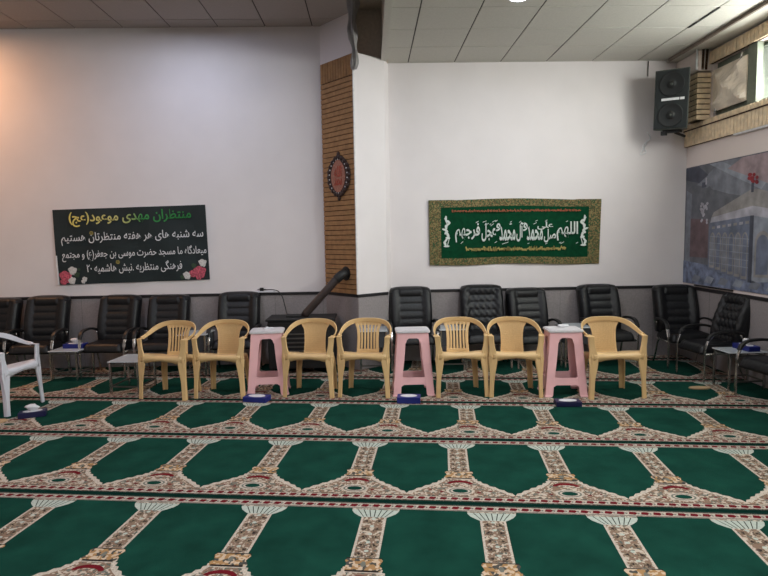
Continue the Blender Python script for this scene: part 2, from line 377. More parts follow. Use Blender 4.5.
# ------------------------------------------------------------------ prayer carpets
PHI = -0.12177; cP, sP = math.cos(PHI), math.sin(PHI)
PW = .66364
def cw(a, b, z): return (a * cP - b * sP, a * sP + b * cP, z)
def arc(cx, cy, rx, ry, a0, a1, n):
    return [(cx + rx * math.cos(math.radians(a0 + (a1 - a0) * k / n)), cy + ry * math.sin(math.radians(a0 + (a1 - a0) * k / n))) for k in range(n + 1)]
def carpet(g0, g1, phase, label, a0=-6.2, a1=5.4):
    bm = BM(); T = .010; z1, z2, z3, z4 = T + .0006, T + .0012, T + .0018, T + .0024
    PILE, DARK, CREAM, MAR, OCH, BRN, CAP, FLO, GREY, INK = range(10)
    g0i, g1i = g0 + .006, g1 - .006
    prism(bm, [(a0, g0i), (a1, g0i), (a1, g1i), (a0, g1i)], 0, T, PILE, cw)
    def q(x0, x1, y0, y1, z, mi): poly(bm, [(x0, y0), (x1, y0), (x1, y1), (x0, y1)], z, mi, cw)
    q(a0, a1, g0i, g0 + .026, z1, DARK); q(a0, a1, g1 - .030, g1i, z1, DARK)
    q(a0, a1, g0 + .026, g0 + .118, z1, FLO); q(a0, a1, g1 - .098, g1 - .030, z1, CREAM)
    q(a0, a1, g0 + .034, g0 + .082, z2, CREAM)
    # dashes of the two borders
    x = a0
    while x < a1:
        for yy, sl in ((g0 + .058, .012), (g1 - .064, .012)):
            poly(bm, [(x, yy - .012), (x + .034, yy - .018), (x + .050, yy + .002), (x + .042, yy + .016), (x + .010, yy + .017)], z3, MAR, cw)
            poly(bm, [(x + .048, yy + .004), (x + .058, yy + .010), (x + .062, yy - .006), (x + .052, yy - .012)], z3, GREY, cw)
        x += .0664
    for yy in (g0 + .031, g0 + .085, g1 - .037, g1 - .093): q(a0, a1, yy - .0025, yy + .0025, z3, INK)
    i = math.floor((a0 - phase) / PW) + 1
    while phase + (i + .5) * PW < a1 + .3:
        c = phase + i * PW; i += 1
        cl = lambda v: max(a0, min(a1, v))
        if c - PW / 2 < a0 or c + PW / 2 > a1: continue
        rnd = random.Random(i * 13 + int(g0 * 100))
        H = PW / 2
        # arch spandrel with a jagged outline
        base = [(-H, .118), (-.29, .160), (-.24, .205), (-.19, .245), (-.145, .285), (-.115, .318), (-.098, .350), (-.088, .372)]
        out = []
        for (xa, ya), (xb, yb) in zip(base, base[1:]):
            out += [(xa, ya), (xa + (xb - xa) * .55 - .008, ya + (yb - ya) * .45 + .013)]
        out.append(base[-1])
        full = out + [(-x_, y_) for x_, y_ in out[::-1]]
        poly(bm, [(c + x_, g0 + y_) for x_, y_ in full], z1, CREAM, cw)
        inner = [(x_ * .92, .108 + (y_ - .108) * .90) for x_, y_ in base]; inner = inner + [(-x_, y_) for x_, y_ in inner[::-1]]
        poly(bm, [(c + x_, g0 + y_ - .004) for x_, y_ in inner], z2, FLO, cw)
        # dark red crescent
        cr = arc(0, .262, .085, .058, 8, 172, 12) + arc(0, .262, .060, .026, 172, 8, 10)
        poly(bm, [(c + x_, g0 + y_) for x_, y_ in cr], z3, MAR, cw)
        # medallion
        for rx, ry, zz, mi in ((.088, .056, z3 - .0001, CREAM), (.072, .045, z3, GREY), (.060, .036, z3 + .0003, CREAM), (.048, .028, z4, PILE)):
            poly(bm, [(c + x_, g0 + .165 + y_) for x_, y_ in arc(0, 0, rx, ry, 0, 345, 23)], zz, mi, cw)
        for s in (-1, 1):
            for (mx_, my_, r1, r2, mi) in ((.125, .195, .020, .013, GREY), (.165, .150, .026, .012, CREAM), (.205, .150, .016, .010, GREY), (.245, .130, .020, .008, CREAM), (.115, .150, .014, .009, MAR), (.185, .172, .010, .007, MAR), (.09, .265, .012, .012, GREY)):
                poly(bm, [(c + s * mx_ + x_, g0 + my_ + y_) for x_, y_ in arc(0, 0, r1, r2, 0, 315, 7)], z3, mi, cw)
        # ochre base of the column
        yb0, yb1, yt = g0 + .355, g0 + .468, g1 - .205
        poly(bm, [(c - .088, yb0), (c + .088, yb0), (c + .096, yb0 + .03), (c + .080, yb0 + .05), (c + .094, yb1 - .02), (c + .082, yb1), (c - .082, yb1), (c - .094, yb1 - .02), (c - .080, yb0 + .05), (c - .096, yb0 + .03)], z2, OCH, cw)
        for s in (-1, 1): poly(bm, [(c + s * .04 + x_, yb0 + .066 + y_) for x_, y_ in arc(0, 0, .022, .022, 0, 315, 7)], z3, OCH, cw)
        poly(bm, [(c + x_, yb0 + .060 + y_) for x_, y_ in arc(0, 0, .014, .026, 0, 300, 5)], z3, GREY, cw)
        q(c - .082, c + .082, yb0 - .006, yb0 + .008, z3, INK); q(c - .090, c + .090, yb1 - .005, yb1 + .002, z3, INK)
        # shaft
        q(c - .071, c + .071, yb1 + .002, yt, z2, CREAM); q(c - .058, c + .058, yb1 + .004, yt, z3, FLO)
        n = max(3, int(round((yt - yb1) / .077))); dy = (yt - yb1) / n
        for k in range(n):
            y0 = yb1 + k * dy + .006
            for s in (-1, 1):
                poly(bm, [(c + s * .010, y0), (c + s * .050, y0 + .012), (c + s * .054, y0 + .034), (c + s * .034, y0 + .052), (c + s * .014, y0 + .040)], z4, BRN, cw)
                poly(bm, [(c + s * .030, y0 + .018), (c + s * .044, y0 + .030), (c + s * .028, y0 + .040)], z4 + .0003, INK, cw)
            poly(bm, [(c + x_, y0 + .058 + y_) for x_, y_ in arc(0, 0, .013, .012, 0, 300, 5)], z4 + .0003, CAP, cw)
        # pleated cap
        yc = g1 - .100
        capo = [(-.138, yc), (.138, yc), (.136, yc - .03), (.120, yc - .062), (.092, yc - .090), (.072, yc - .106), (-.072, yc - .106), (-.092, yc - .090), (-.120, yc - .062), (-.136, yc - .03)]
        poly(bm, [(c + x_, y_) for x_, y_ in capo], z2, CAP, cw)
        for k in range(-3, 4):
            t0 = k * .034 + .0; t1 = k * .020
            poly(bm, [(c + t0 - .0028, yc - .02), (c + t0 + .0028, yc - .02), (c + t1 + .0025, yc - .102), (c + t1 - .0025, yc - .102)], z3, INK, cw)
        q(c - .138, c + .138, yc - .016, yc - .004, z3, FLO)
    for pc, pn in (((0, YB - .024, 0), (0, 1, 0)), ((XR - .024, 0, 0), (1, 0, 0))):
        bmesh.ops.bisect_plane(bm, geom=bm.verts[:] + bm.edges[:] + bm.faces[:], plane_co=pc, plane_no=pn, clear_outer=True)
    me = bpy.data.meshes.new('prayer_carpet')
    bm.to_mesh(me); bm.free()
    for k in ('pile', 'pile_dark', 'cream', 'maroon', 'ochre', 'brownp', 'capw', 'floral', 'greyp', 'ink'): me.materials.append(M[k])
    o = bpy.data.objects.new('prayer_carpet', me); C.objects.link(o)
    return tag(o, label, 'carpet', 'green prayer carpets laid in rows')
carpet(1.154, 2.246, -.33, 'green patterned prayer carpet in the row closest to the viewer, below the picture', -3, 3.6)
carpet(2.246, 3.338, -.388, 'green prayer carpet with columns, cut off by the bottom edge of the picture', -4.4, 4.4)
carpet(3.338, 4.430, -.555, 'green prayer carpet, second full row in front of the chairs', -5.2, 4.8)
carpet(4.430, 5.432, -1.11, 'green prayer carpet on which the blue tissue boxes stand, just before the stools', -5.6, 5.2)
carpet(5.432, 6.387, .115 - PW, 'green prayer carpet under the row of plastic chairs and pink stools')
carpet(6.387, 7.45, -.30, 'green prayer carpet under the black leather chairs')
bm = BM()
carpet(7.45, 8.45, -.30, 'green prayer carpet strip in the right corner under the leather chairs')

# ------------------------------------------------------------------ plastic armchair
def warp(bm, mid=False):
    for v in bm.verts:
        v.co.y = v.co.y * (.74 if v.co.z > .4 else .72)
        if v.co.z > .59: v.co.z = .59 + (v.co.z - .59) * .64
    return bm
def make_plastic_chair(style, label, mt='beige', weave='beige_weave', sc=1.0):
    t = thing('plastic_armchair', label, 'chair')
    # seat
    bm = BM(); nu, nv = 14, 14; rows = []
    for j in range(nv + 1):
        v = j / nv; row = []
        for i in range(nu + 1):
            u = -1 + 2 * i / nu
            hw = .222 - .030 * v; y = -.235 + .44 * v
            y += -.018 * (1 - u * u) * (1 - v)
            z = .450 - .070 * v - .016 * (1 - u * u) * math.sin(PI * min(1, v * 1.1)) - .030 * max(0, (.16 - v) / .16) ** 2 + .010 * abs(u) ** 3
            row.append(bm.verts.new((u * hw, y, z)))
        rows.append(row)
    for j in range(nv):
        for i in range(nu): bm.faces.new((rows[j][i], rows[j][i + 1], rows[j + 1][i + 1], rows[j + 1][i]))
    ring = [rows[0][i] for i in range(nu + 1)] + [rows[j][nu] for j in range(1, nv + 1)] + [rows[nv][i] for i in range(nu - 1, -1, -1)] + [rows[j][0] for j in range(nv - 1, 0, -1)]
    low = []
    for v in ring:
        drop = .062 if abs(v.co.x) < .15 else .070
        low.append(bm.verts.new((v.co.x * 1.01, v.co.y * 1.01, min(v.co.z - .025, .432 - drop * (1 if v.co.y < 0 else 1.3) + .018 * max(0, 1 - abs(v.co.x) / .17)))))
    for k in range(len(ring)): bm.faces.new((ring[k], ring[(k + 1) % len(ring)], low[(k + 1) % len(ring)], low[k]))
    obj('seat', warp(bm), mt, t, smooth=True, solid=.007)
    # backrest: arch rail plus centre panel
    yb = lambda z: .185 + (z - .44) * .24      # recline
    bm = BM()
    half = [(.250, -.13, .606), (.254, -.03, .628), (.248, .06, .664), (.226, .140, .712), (.180, .205, .758), (.105, .245, .788), (0, .258, .797)]
    path = smooth_path(half + [(-x, y, z) for x, y, z in half[-2::-1]], 5)
    n = len(path); sides = []; wid = []
    for k, p in enumerate(path):
        s = abs(k / (n - 1) * 2 - 1)    # 1 at ends, 0 at crown
        sides.append(Vector((p.x * .8 * s, -.10 * (1 - s), 1 if s < .6 else .9 - .5 * (s - .6))) if s < .98 else Vector((.6 * (1 if p.x > 0 else -1), 0, .8)))
        wid.append(.060 + .016 * math.sin(PI * min(1, s * 1.25)) - .010 * s)
    strap(bm, path, sides, wid, .013)
    wb, wt = (.118, .142) if style == 'weave' else (.112, .128)
    def panel_pt(u, v):      # u -1..1, v 0..1
        z = .375 + v * (.395 - .015 * abs(u)); w_ = wb + (wt - wb) * v * v + (.018 if style == 'weave' else .012) * max(0, v - .75) / .25 - .012 * math.sin(PI * v)
        return Vector((u * w_, yb(z) + .012 - .030 * u * u * 0 - .022 * (abs(u) ** 2) * 1.0, z))
    if style == 'weave':
        nu, nv = 16, 20; g_ = [[bm.verts.new(panel_pt(-1 + 2 * i / nu, j / nv)) for i in range(nu + 1)] for j in range(nv + 1)]
        h_ = [[bm.verts.new(v.co + Vector((0, .008, 0))) for v in r_] for r_ in g_]
        for j in range(nv):
            for i in range(nu):
                bm.faces.new((g_[j][i], g_[j][i + 1], g_[j + 1][i + 1], g_[j + 1][i])).material_index = 1 if 0 < i < nu - 1 and 1 <= j < nv - 1 else 0
                bm.faces.new((h_[j][i], h_[j + 1][i], h_[j + 1][i + 1], h_[j][i + 1]))
        for j in range(nv):
            bm.faces.new((g_[j][0], g_[j + 1][0], h_[j + 1][0], h_[j][0])); bm.faces.new((g_[j][nu], h_[j][nu], h_[j + 1][nu], g_[j + 1][nu]))
        # fine raised lattice of the weave
        for k in range(-7, 8):
            u = k / 8
            strap(bm, [panel_pt(u, v / 8) + Vector((0, -.002, 0)) for v in range(1, 8)], [Vector((1, 0, 0))] * 7, [.006] * 7, .004)
        for k in range(2, 20):
            strap(bm, [panel_pt(u / 6, k / 20) + Vector((0, -.002, 0)) for u in range(-6, 7)], [Vector((0, 0, 1))] * 13, [.006] * 13, .004)
    else:
        for k in range(7):       # vertical slats with slots between
            u = -1 + 2 * k / 6
            wd = .030 if k in (0, 6) else .0195
            strap(bm, [panel_pt(u * .93, v / 10) for v in range(11)], [Vector((1, 0, 0))] * 11, [wd] * 11, .009)
        for v0, v1, h in ((0, .12, .04), (.86, 1.0, .05)):
            vm = (v0 + v1) / 2
            strap(bm, [panel_pt(u / 6, vm) for u in range(-6, 7)], [Vector((0, 0, 1))] * 13, [h + .012] * 13, .0095)
    obj('backrest', warp(bm), [mt, weave], t, smooth=False, bevel=0)
    for s in (-1, 1):
        # armrest
        bm = BM(); pa = smooth_path([(s * .238, -.215, .598), (s * .243, -.195, .604), (s * .248, -.15, .606), (s * .251, -.11, .609)], 4)
        strap(bm, pa, [Vector((1, 0, .25 * s * -1))] * len(pa), [.052] * len(pa), .014)
        obj('armrest', warp(bm), mt, t, bevel=0)
        # front leg runs up into the arm support
        bm = BM(); pl = smooth_path([(s * .240, -.218, .608), (s * .236, -.214, .54), (s * .224, -.222, .44), (s * .221, -.232, .36), (s * .229, -.242, .20), (s * .238, -.252, .0)], 5)
        nn = len(pl); wd = []
        for k, p in enumerate(pl): wd.append(.052 if p.z > .5 else (.052 + .036 * (.5 - p.z) / .12 if p.z > .38 else max(.040, .088 - .048 * (.38 - p.z) / .2)))
        strap(bm, pl, [Vector((1, .25 * s, 0))] * nn, wd, .022)
        strap(bm, [p + Vector((s * (.014), .026, 0)) for p in pl], [Vector((0, 1, 0))] * nn, [x_ * .95 for x_ in wd], .016)
        obj('leg', warp(bm), mt, t)
        # rear leg
        bm = BM(); pl = smooth_path([(s * .150, .205, .38), (s * .172, .215, .32), (s * .186, .240, .18), (s * .196, .268, 0)], 5); nn = len(pl)
        strap(bm, pl, [Vector((1, -.2 * s, 0))] * nn, [.078 - .036 * k / (nn - 1) for k in range(nn)], .018)
        strap(bm, [p + Vector((s * .018, -.018, 0)) for p in pl], [Vector((0, 1, 0))] * nn, [.048 - .016 * k / (nn - 1) for k in range(nn)], .012)
        obj('leg', warp(bm), mt, t)
    t.scale = (sc, sc, sc)
    return t
G = 'beige plastic armchairs in a row'
CZ = .0125
slat = make_plastic_chair('slat', 'beige plastic armchair with slatted back, leftmost of the beige row, turned sideways')
weave = make_plastic_chair('weave', 'beige plastic armchair with woven back, just left of the first pink stool')
def place(o, x, y, rz, label=None):
    o.location = (x, y, CZ); o.rotation_euler = (0, 0, math.radians(rz))
    if label: o['label'] = label
    o['group'] = G; return o
place(slat, -2.045, 5.865, -13)
place(weave, -1.505, 5.86, -6)
place(dup(weave), -.610, 5.820, -9, 'beige plastic armchair with woven back, before the black stove')
place(dup(slat), -.060, 5.775, -9, 'beige plastic armchair with slatted back, left of the middle pink stool')
place(dup(slat), .880, 5.715, 0, 'beige plastic armchair with slatted back, right of the middle pink stool')
place(dup(weave), 1.412, 5.660, -6, 'beige plastic armchair with woven back, left of the right-hand pink stool')
c7 = place(dup(weave), 2.335, 5.545, 1, 'beige plastic armchair with woven back, rightmost of the row'); c7.scale = (1.07, 1.05, 1.0)
wc = make_plastic_chair('slat', 'white plastic armchair cut off by the left edge, facing right', 'white_pl', 'white_pl')
wc.location = (-3.47, 5.50, CZ); wc.rotation_euler = (0, 0, math.radians(83)); wc.scale = (.97, .97, .97)

# ------------------------------------------------------------------ pink stools
def make_stool():
    t = thing('plastic_stool', '', 'stool'); H = .645
    def hw(z): return .150 + (.205 - .150) * (1 - z / H)
    bm = BM()
    nn = [(-.165, -.165), (.165, -.165), (.165, .165), (-.165, .165)]
    def rr(h, r, n=5):
        out = []
        for cx, cy, a0 in ((h - r, -h + r, -90), (h - r, h - r, 0), (-h + r, h - r, 90), (-h + r, -h + r, 180)):
            out += arc(cx, cy, r, r, a0, a0 + 90, n)
        return out
    prism(bm, rr(.170, .03), H - .018, H + .002); prism(bm, rr(.158, .03), H + .002, H + .008)
    obj('stool_top', bm, 'pink_top', t, bevel=.004)
    bm = BM()
    for k in range(4):       # apron with an arched lower edge
        R_ = Matrix.Rotation(k * PI / 2, 4, 'Z'); zt, zb = H - .018, .545
        pts = [(-hw(zt), zt), (-hw(zb) + .0, zb - .02)] + [(-hw(zb) + .088, zb - .02)] + [(-hw(zb) + .098, zb + .012), (-hw(zb) + .118, zb + .028)]
        pts = pts + [(-x, z) for x, z in pts[::-1]]
        f = [bm.verts.new(R_ @ Vector((x, -hw(z) - .001, z))) for x, z in pts]; b = [bm.verts.new(R_ @ Vector((x * .985, -hw(z) + .009, z))) for x, z in pts]
        bm.faces.new(f); bm.faces.new(b[::-1]); n = len(f)
        for i in range(n): bm.faces.new((f[i], f[(i + 1) % n], b[(i + 1) % n], b[i]))
    obj('apron', bm, 'pink', t)
    for k in range(4):
        R_ = Matrix.Rotation(k * PI / 2, 4, 'Z'); bm = BM()
        def wleg(z): return .085 if z > .1 else .075
        zs = [0, .012, .013, .10, .35, .55, H - .02]
        for side in (0, 1):
            prev = None
            for z in zs:
                h = hw(z) + (.006 if z < .0125 else 0); wl = wleg(z)
                # L-shaped leg: two plates meeting in the corner (-h,-h)
                if side == 0: q = [(-h, -h), (-h + wl, -h), (-h + wl, -h + .012), (-h, -h + .012)]
                else: q = [(-h, -h + .0005), (-h + .012, -h + .0005), (-h + .012, -h + wl), (-h, -h + wl)]
                ring = [bm.verts.new(R_ @ Vector((x, y, z))) for x, y in q]
                if prev:
                    for i in range(4): bm.faces.new((prev[i], prev[(i + 1) % 4], ring[(i + 1) % 4], ring[i]))
                else: bm.faces.new(ring[::-1])
                prev = ring
            bm.faces.new(prev)
        obj('leg', bm, 'pink', t, bevel=.003)
        bm = BM(); z0, z1 = .115, .185
        pts = [(-hw(z1) + .07, z1 + .012), (-hw(z1) + .095, z1), (hw(z1) - .095, z1), (hw(z1) - .07, z1 + .012), (hw(z0) - .07, z0 - .02), (hw(z0) - .10, z0), (-hw(z0) + .10, z0), (-hw(z0) + .07, z0 - .02)]
        f = [bm.verts.new(R_ @ Vector((x, -hw(z) + .001, z))) for x, z in pts]; b = [bm.verts.new(R_ @ Vector((x, -hw(z) + .010, z))) for x, z in pts]
        bm.faces.new(f); bm.faces.new(b[::-1]); n = len(f)
        for i in range(n): bm.faces.new((f[i], f[(i + 1) % n], b[(i + 1) % n], b[i]))
        obj('stretcher', bm, 'pink', t)
    t.scale = (1, .76, 1)
    return t
SG = 'pink plastic stools with pale tops'
st = make_stool(); st.location = (-1.065, 5.90, CZ); st.rotation_euler.z = math.radians(4)
tag(st, 'pink plastic stool with pale top, left of the black stove', 'stool', SG)
dup(st, (.408, 5.76, CZ), 0, 'pink plastic stool with pale top, middle one, below a leather chair', SG)
dup(st, (1.885, 5.61, CZ), -3, 'pink plastic stool with a small white object on its pale top', SG)
dup(st, (-3.655, 4.98, CZ), -4, 'pink plastic stool cut off by the left edge beside the white chair', SG)

# ------------------------------------------------------------------ tissue boxes and small items
def tissue_box(name, label, loc, rz, mt, tissue=True, w_=.21, d_=.11, h_=.045):
    t = thing(name, label, 'tissue box', loc, rz, 'blue tissue boxes')
    bm = BM(); box(bm, -w_ / 2, w_ / 2, -d_ / 2, d_ / 2, 0, h_); obj('carton', bm, mt, t, bevel=.003)
    bm = BM(); prism(bm, arc(0, 0, w_ * .36, d_ * .36, 0, 345, 23), h_, h_ + .0015); obj('opening', bm, 'tissue_white', t)
    if tissue:
        bm = BM(); prev = None
        for k in range(6):
            z = h_ + .001 + k * .012; r = [.020, .024, .034, .040, .034, .012][k]
            ring = [bm.verts.new(((r * (1 + .35 * math.sin(3 * a + k)) * math.cos(a)) * 1.3, r * .6 * (1 + .3 * math.cos(2 * a + k)) * math.sin(a), z + .006 * math.sin(4 * a))) for a in [2 * PI * i / 14 for i in range(14)]]
            if prev:
                for i in range(14): bm.faces.new((prev[i], prev[(i + 1) % 14], ring[(i + 1) % 14], ring[i]))
            prev = ring
        bm.faces.new(prev); obj('tissue', bm, 'tissue_white', t, smooth=True)
    return t
FZ = .0125
tissue_box('tissue_box', 'blue tissue box on the carpet before the first pink stool', (-1.13, 5.575, FZ), -14, 'tissue_blue', False, .24, .13, .05)
tissue_box('tissue_box', 'bright blue tissue box on the carpet before the middle pink stool', (.345, 5.42, FZ), -6, 'tissue_blue', False, .22, .13, .06)
tissue_box('tissue_box', 'dark navy tissue box on the carpet before the right-hand pink stool', (1.80, 5.20, FZ), -4, 'tissue_navy', False, .23, .12, .045)
tissue_box('tissue_box', 'dark blue tissue box with white tissue on the carpet beside the white chair', (-3.10, 5.24, FZ), 22, 'tissue_navy', True, .22, .11, .05)
bm = BM(); prism(bm, [(-.10, -.055), (.09, -.06), (.11, .03), (.06, .055), (-.09, .05)], 0, .010); o = obj('tan_board', bm, 'tan', bevel=.002)
o.location = (-3.36, 5.10, FZ); tag(o, 'small flat tan board on the carpet at the left edge, by the pink stool', 'board')
bm = BM(); prism(bm, arc(0, 0, .11, .05, 0, 340, 17), 0, .012); o = obj('tan_pad', bm, 'tan', bevel=.002); o.location = (3.30, 5.66, FZ)
tag(o, 'small flat tan pad on the carpet before the right-hand side table', 'pad')

# ------------------------------------------------------------------ leather chairs
def cushion(bm, fpt, nu, nv, thick, nrm, mif=None):
    """closed pad: front grid fpt(u,v) and a back skin behind it"""
    F_ = [[bm.verts.new(fpt(-1 + 2 * i / nu, j / nv)) for i in range(nu + 1)] for j in range(nv + 1)]
    B_ = [[bm.verts.new(fpt(-1 + 2 * i / nu, j / nv, True) + nrm * thick) for i in range(nu + 1)] for j in range(nv + 1)]
    for j in range(nv):
        for i in range(nu):
            f = bm.faces.new((F_[j][i], F_[j][i + 1], F_[j + 1][i + 1], F_[j + 1][i]))
            if mif: f.material_index = mif(-1 + 2 * (i + .5) / nu, (j + .5) / nv)
            bm.faces.new((B_[j][i], B_[j + 1][i], B_[j + 1][i + 1], B_[j][i + 1]))
    for j in range(nv):
        bm.faces.new((F_[j][0], F_[j + 1][0], B_[j + 1][0], B_[j][0])); bm.faces.new((F_[j][nu], B_[j][nu], B_[j + 1][nu], F_[j + 1][nu]))
    for i in range(nu):
        bm.faces.new((F_[0][i], B_[0][i], B_[0][i + 1], F_[0][i + 1])); bm.faces.new((F_[nv][i], F_[nv][i + 1], B_[nv][i + 1], B_[nv][i]))
def wl(bm):
    for v in bm.verts:
        v.co.y *= .84
        z = v.co.z
        if z < .47: z *= .855
        elif z < .66: z = .402 + (z - .47) * .90
        else: z = .573 + (z - .66) * 1.29
        v.co.z = z
    return bm
def make_leather_chair(style=0):
    t = thing('leather_armchair', '', 'chair')
    rnd = random.Random(style)
    # backrest
    bm = BM(); z0, z1 = .375, .94
    def bp(u, v, back=False):
        # rounded outline
        w_ = .272 - .016 * v - .022 * (1 - v) ** 3
        if v > .92: w_ -= .022 * ((v - .92) / .08) ** 2
        zz = z0 + (z1 - z0) * v - (.020 * abs(u) ** 4 if v > .9 else 0)
        y = .175 + (zz - z0) * .24 - .045 * math.sin(PI * min(1, v * 1.15)) * .5
        x = u * w_
        if not back:
            a = abs(u); puff = 0
            cz = .54 if style == 0 else .58
            edge = min(1, (1 - a) / .10) * min(1, (1 - v) / .06) ; edge = math.sqrt(max(0, edge))
            puff = .050 * edge
            if a > cz: puff += .022 * math.sin(PI * (a - cz) / (1 - cz)) * min(1, v * 5)
            elif v < .80:
                k = (v * 6.2) % 1
                puff += .012 * math.sqrt(abs(math.sin(PI * k))) - .012
            if v >= .80 and a <= cz: puff += .020 * math.sin(PI * (v - .80) / .20)
            if style == 1: puff += .005 * math.sin(23 * u + 9 * v) * math.sin(31 * v)
            y -= puff
        return Vector((x, y, zz))
    cushion(bm, bp, 40, 48, .045, Vector((0, 1, 0)), lambda u, v: 1 if abs(u) < .54 and v < .8 else 0)
    obj('backrest', bm, ['leather', 'leather_c'], t, smooth=True)
    # seat
    bm = BM()
    def sp(u, v, back=False):
        w_ = .238; x = u * w_; y = -.265 + .50 * v; z = .385
        if v < .12: x *= 1 - .10 * ((.12 - v) / .12) ** 2
        if not back:
            e = math.sqrt(max(0, min(1, (1 - abs(u)) / .14) * min(1, v / .10)))
            z += .085 * e + .012 * math.sin(PI * v) * (1 - u * u)
            if .70 < abs(u) < .76: z -= .008
        return Vector((x, y, z))
    cushion(bm, sp, 28, 24, .028, Vector((0, 0, -1)))
    obj('seat', wl(bm), 'leather', t, smooth=True)
    for s in (-1, 1):
        # arm: curved black pad over a chrome bow that drops to be the front leg
        bm = BM(); pa = smooth_path([(s * .262, .215, .60), (s * .280, .12, .632), (s * .284, 0, .640), (s * .280, -.12, .628), (s * .276, -.19, .590), (s * .274, -.222, .535)], 5)
        strap(bm, pa, [Vector((1, 0, 0))] * len(pa), [.046] * len(pa), .030); obj('armrest', wl(bm), 'rubber', t, smooth=False, bevel=.006)
        bm = BM(); pl = smooth_path([(s * .276, -.16, .595), (s * .275, -.205, .545), (s * .272, -.236, .46), (s * .270, -.245, .36), (s * .270, -.245, .0)], 5)
        strap(bm, pl, [Vector((1, 0, 0))] * len(pl), [.036 if p.z > .42 else .024 for p in pl], .016); obj('leg', wl(bm), 'chrome', t, bevel=.003)
        bm = BM(); pl = smooth_path([(s * .245, .10, .37), (s * .252, .16, .30), (s * .258, .20, .16), (s * .262, .265, .0)], 5)
        tube(bm, pl, .012, 8); obj('leg', wl(bm), 'chrome', t, smooth=True)
    bm = BM()
    for s in (-1, 1): tube(bm, [(s * .268, -.24, .365), (s * .25, .15, .355)], .011, 8); tube(bm, [(s * .262, .19, .59), (s * .24, .24, .50)], .011, 8)
    tube(bm, [(-.268, -.20, .352), (.268, -.20, .352)], .010, 8); tube(bm, [(-.25, .13, .352), (.25, .13, .352)], .010, 8)
    obj('seat_frame', wl(bm), 'chrome', t, smooth=True)
    return t
LG = 'black leather armchairs along the walls'
L0 = make_leather_chair(0); Lw = make_leather_chair(1)
def lc(src, x, y, rz, label, first=False, s=1.0):
    o = src if first else dup(src)
    o.location = (x, y, CZ); o.rotation_euler = (0, 0, math.radians(rz)); o['label'] = label; o['group'] = LG; o.scale = (s,) * 3
    return o
lc(L0, -4.53, 6.86, -4, 'black leather armchair cut off by the left edge', True, .965)
lc(L0, -3.93, 6.84, 0, 'black leather armchair left of the table with the blue tissue box', s=.985)
lc(L0, -3.09, 6.86, -5, 'black leather armchair with pleated back, right of the table with the blue tissue box', s=.975)
lc(L0, -2.485, 6.88, -1, 'black leather armchair hidden behind the leftmost beige chair', s=.965)
lc(L0, -1.625, 6.88, 0, 'black leather armchair behind the first pink stool', s=.985)
lc(L0, .500, 6.88, 2, 'black leather armchair directly behind the middle pink stool', s=1.01)
lc(Lw, 1.365, 6.86, -2, 'wrinkled black leather armchair between two beige chairs, right of the middle stool', True, s=1.02)
lc(L0, 1.955, 6.86, 5, 'black leather armchair just left of the right-hand pink stool', s=.97)
lc(L0, 2.845, 6.84, 4, 'black leather armchair behind the rightmost beige chair', s=1.0)
lc(L0, 3.70, 6.70, -4, 'black leather armchair in the room corner under the speaker', s=.99)
c11 = lc(Lw, 3.665, 6.11, -84, 'wrinkled black leather armchair against the right wall, facing left', s=.96)
c12 = lc(Lw, 3.74, 5.16, -84, 'black leather armchair cut off by the right edge', s=.96)

c11.scale = (.84, 1.12, .96); c12.scale = (.9, 1.12, .96)
# ------------------------------------------------------------------ side tables
def make_table(w_=.32, d_=.38, h_=.345, drawer=False):
    t = thing('side_table', '', 'table')
    bm = BM(); box(bm, -w_ / 2 - .008, w_ / 2 + .008, -d_ / 2 - .008, d_ / 2 + .008, h_ - .010, h_); obj('tabletop', bm, 'glass_top', t, bevel=.003)
    for sx_ in (-1, 1):
        for sy_ in (-1, 1):
            bm = BM(); x, y = sx_ * (w_ / 2 - .012), sy_ * (d_ / 2 - .012); box(bm, x - .0105, x + .0105, y - .0105, y + .0105, 0, h_ - .012); obj('leg', bm, 'chrome', t, bevel=.002)
    for z in ((.08, h_ - .035) if not drawer else (.08,)):
        for s in (-1, 1):
            bm = BM(); box(bm, -w_ / 2 + .02, w_ / 2 - .02, s * (d_ / 2 - .012) - .007, s * (d_ / 2 - .012) + .007, z - .007, z + .007); obj('rail', bm, 'steel', t)
            bm = BM(); box(bm, s * (w_ / 2 - .012) - .007, s * (w_ / 2 - .012) + .007, -d_ / 2 + .02, d_ / 2 - .02, z - .007, z + .007); obj('rail', bm, 'steel', t)
    if drawer:
        bm = BM(); box(bm, -w_ / 2 + .02, w_ / 2 - .02, -d_ / 2 + .012, d_ / 2 - .012, h_ - .20, h_ - .014); obj('storage_box', bm, 'grey_box', t, bevel=.004)
    return t
M['grey_box'] = mat('grey_box_front', (62, 64, 68), .5)
TG = 'small chrome side tables with pale tops'
T0 = make_table(); T1 = make_table(.32, .34, .49, True)
def tb(src, x, y, rz, label, first=False):
    o = src if first else dup(src)
    o.location = (x, y, CZ); o.rotation_euler = (0, 0, math.radians(rz)); tag(o, label, 'table', TG); return o
tb(T0, -3.485, 6.74, -3, 'chrome side table holding the blue tissue box at the left', True)
tb(T0, -2.53, 6.10, -6, 'empty chrome side table with pale top beside the leftmost beige chair')
tb(T1, -2.06, 6.80, -2, 'chrome side table with grey box, behind the two leftmost beige chairs', True)
tb(T1, .020, 6.80, 0, 'chrome side table with grey box, left of the leather chair behind the middle stool')
tb(T1, .955, 6.80, 0, 'chrome side table with grey box, right of the leather chair behind the middle stool')
tb(T1, 2.40, 6.76, 0, 'chrome side table with grey box, behind the right-hand pink stool')
o = tb(T0, 3.70, 5.67, -89, 'chrome side table against the right wall with a blue tissue box'); o.scale = (.84, 1, 1.12)
tissue_box('tissue_box', 'blue tissue box with white tissue on the left chrome side table', (-3.45, 6.76, CZ + .345), -4, 'tissue_blue', True, .24, .12, .05)
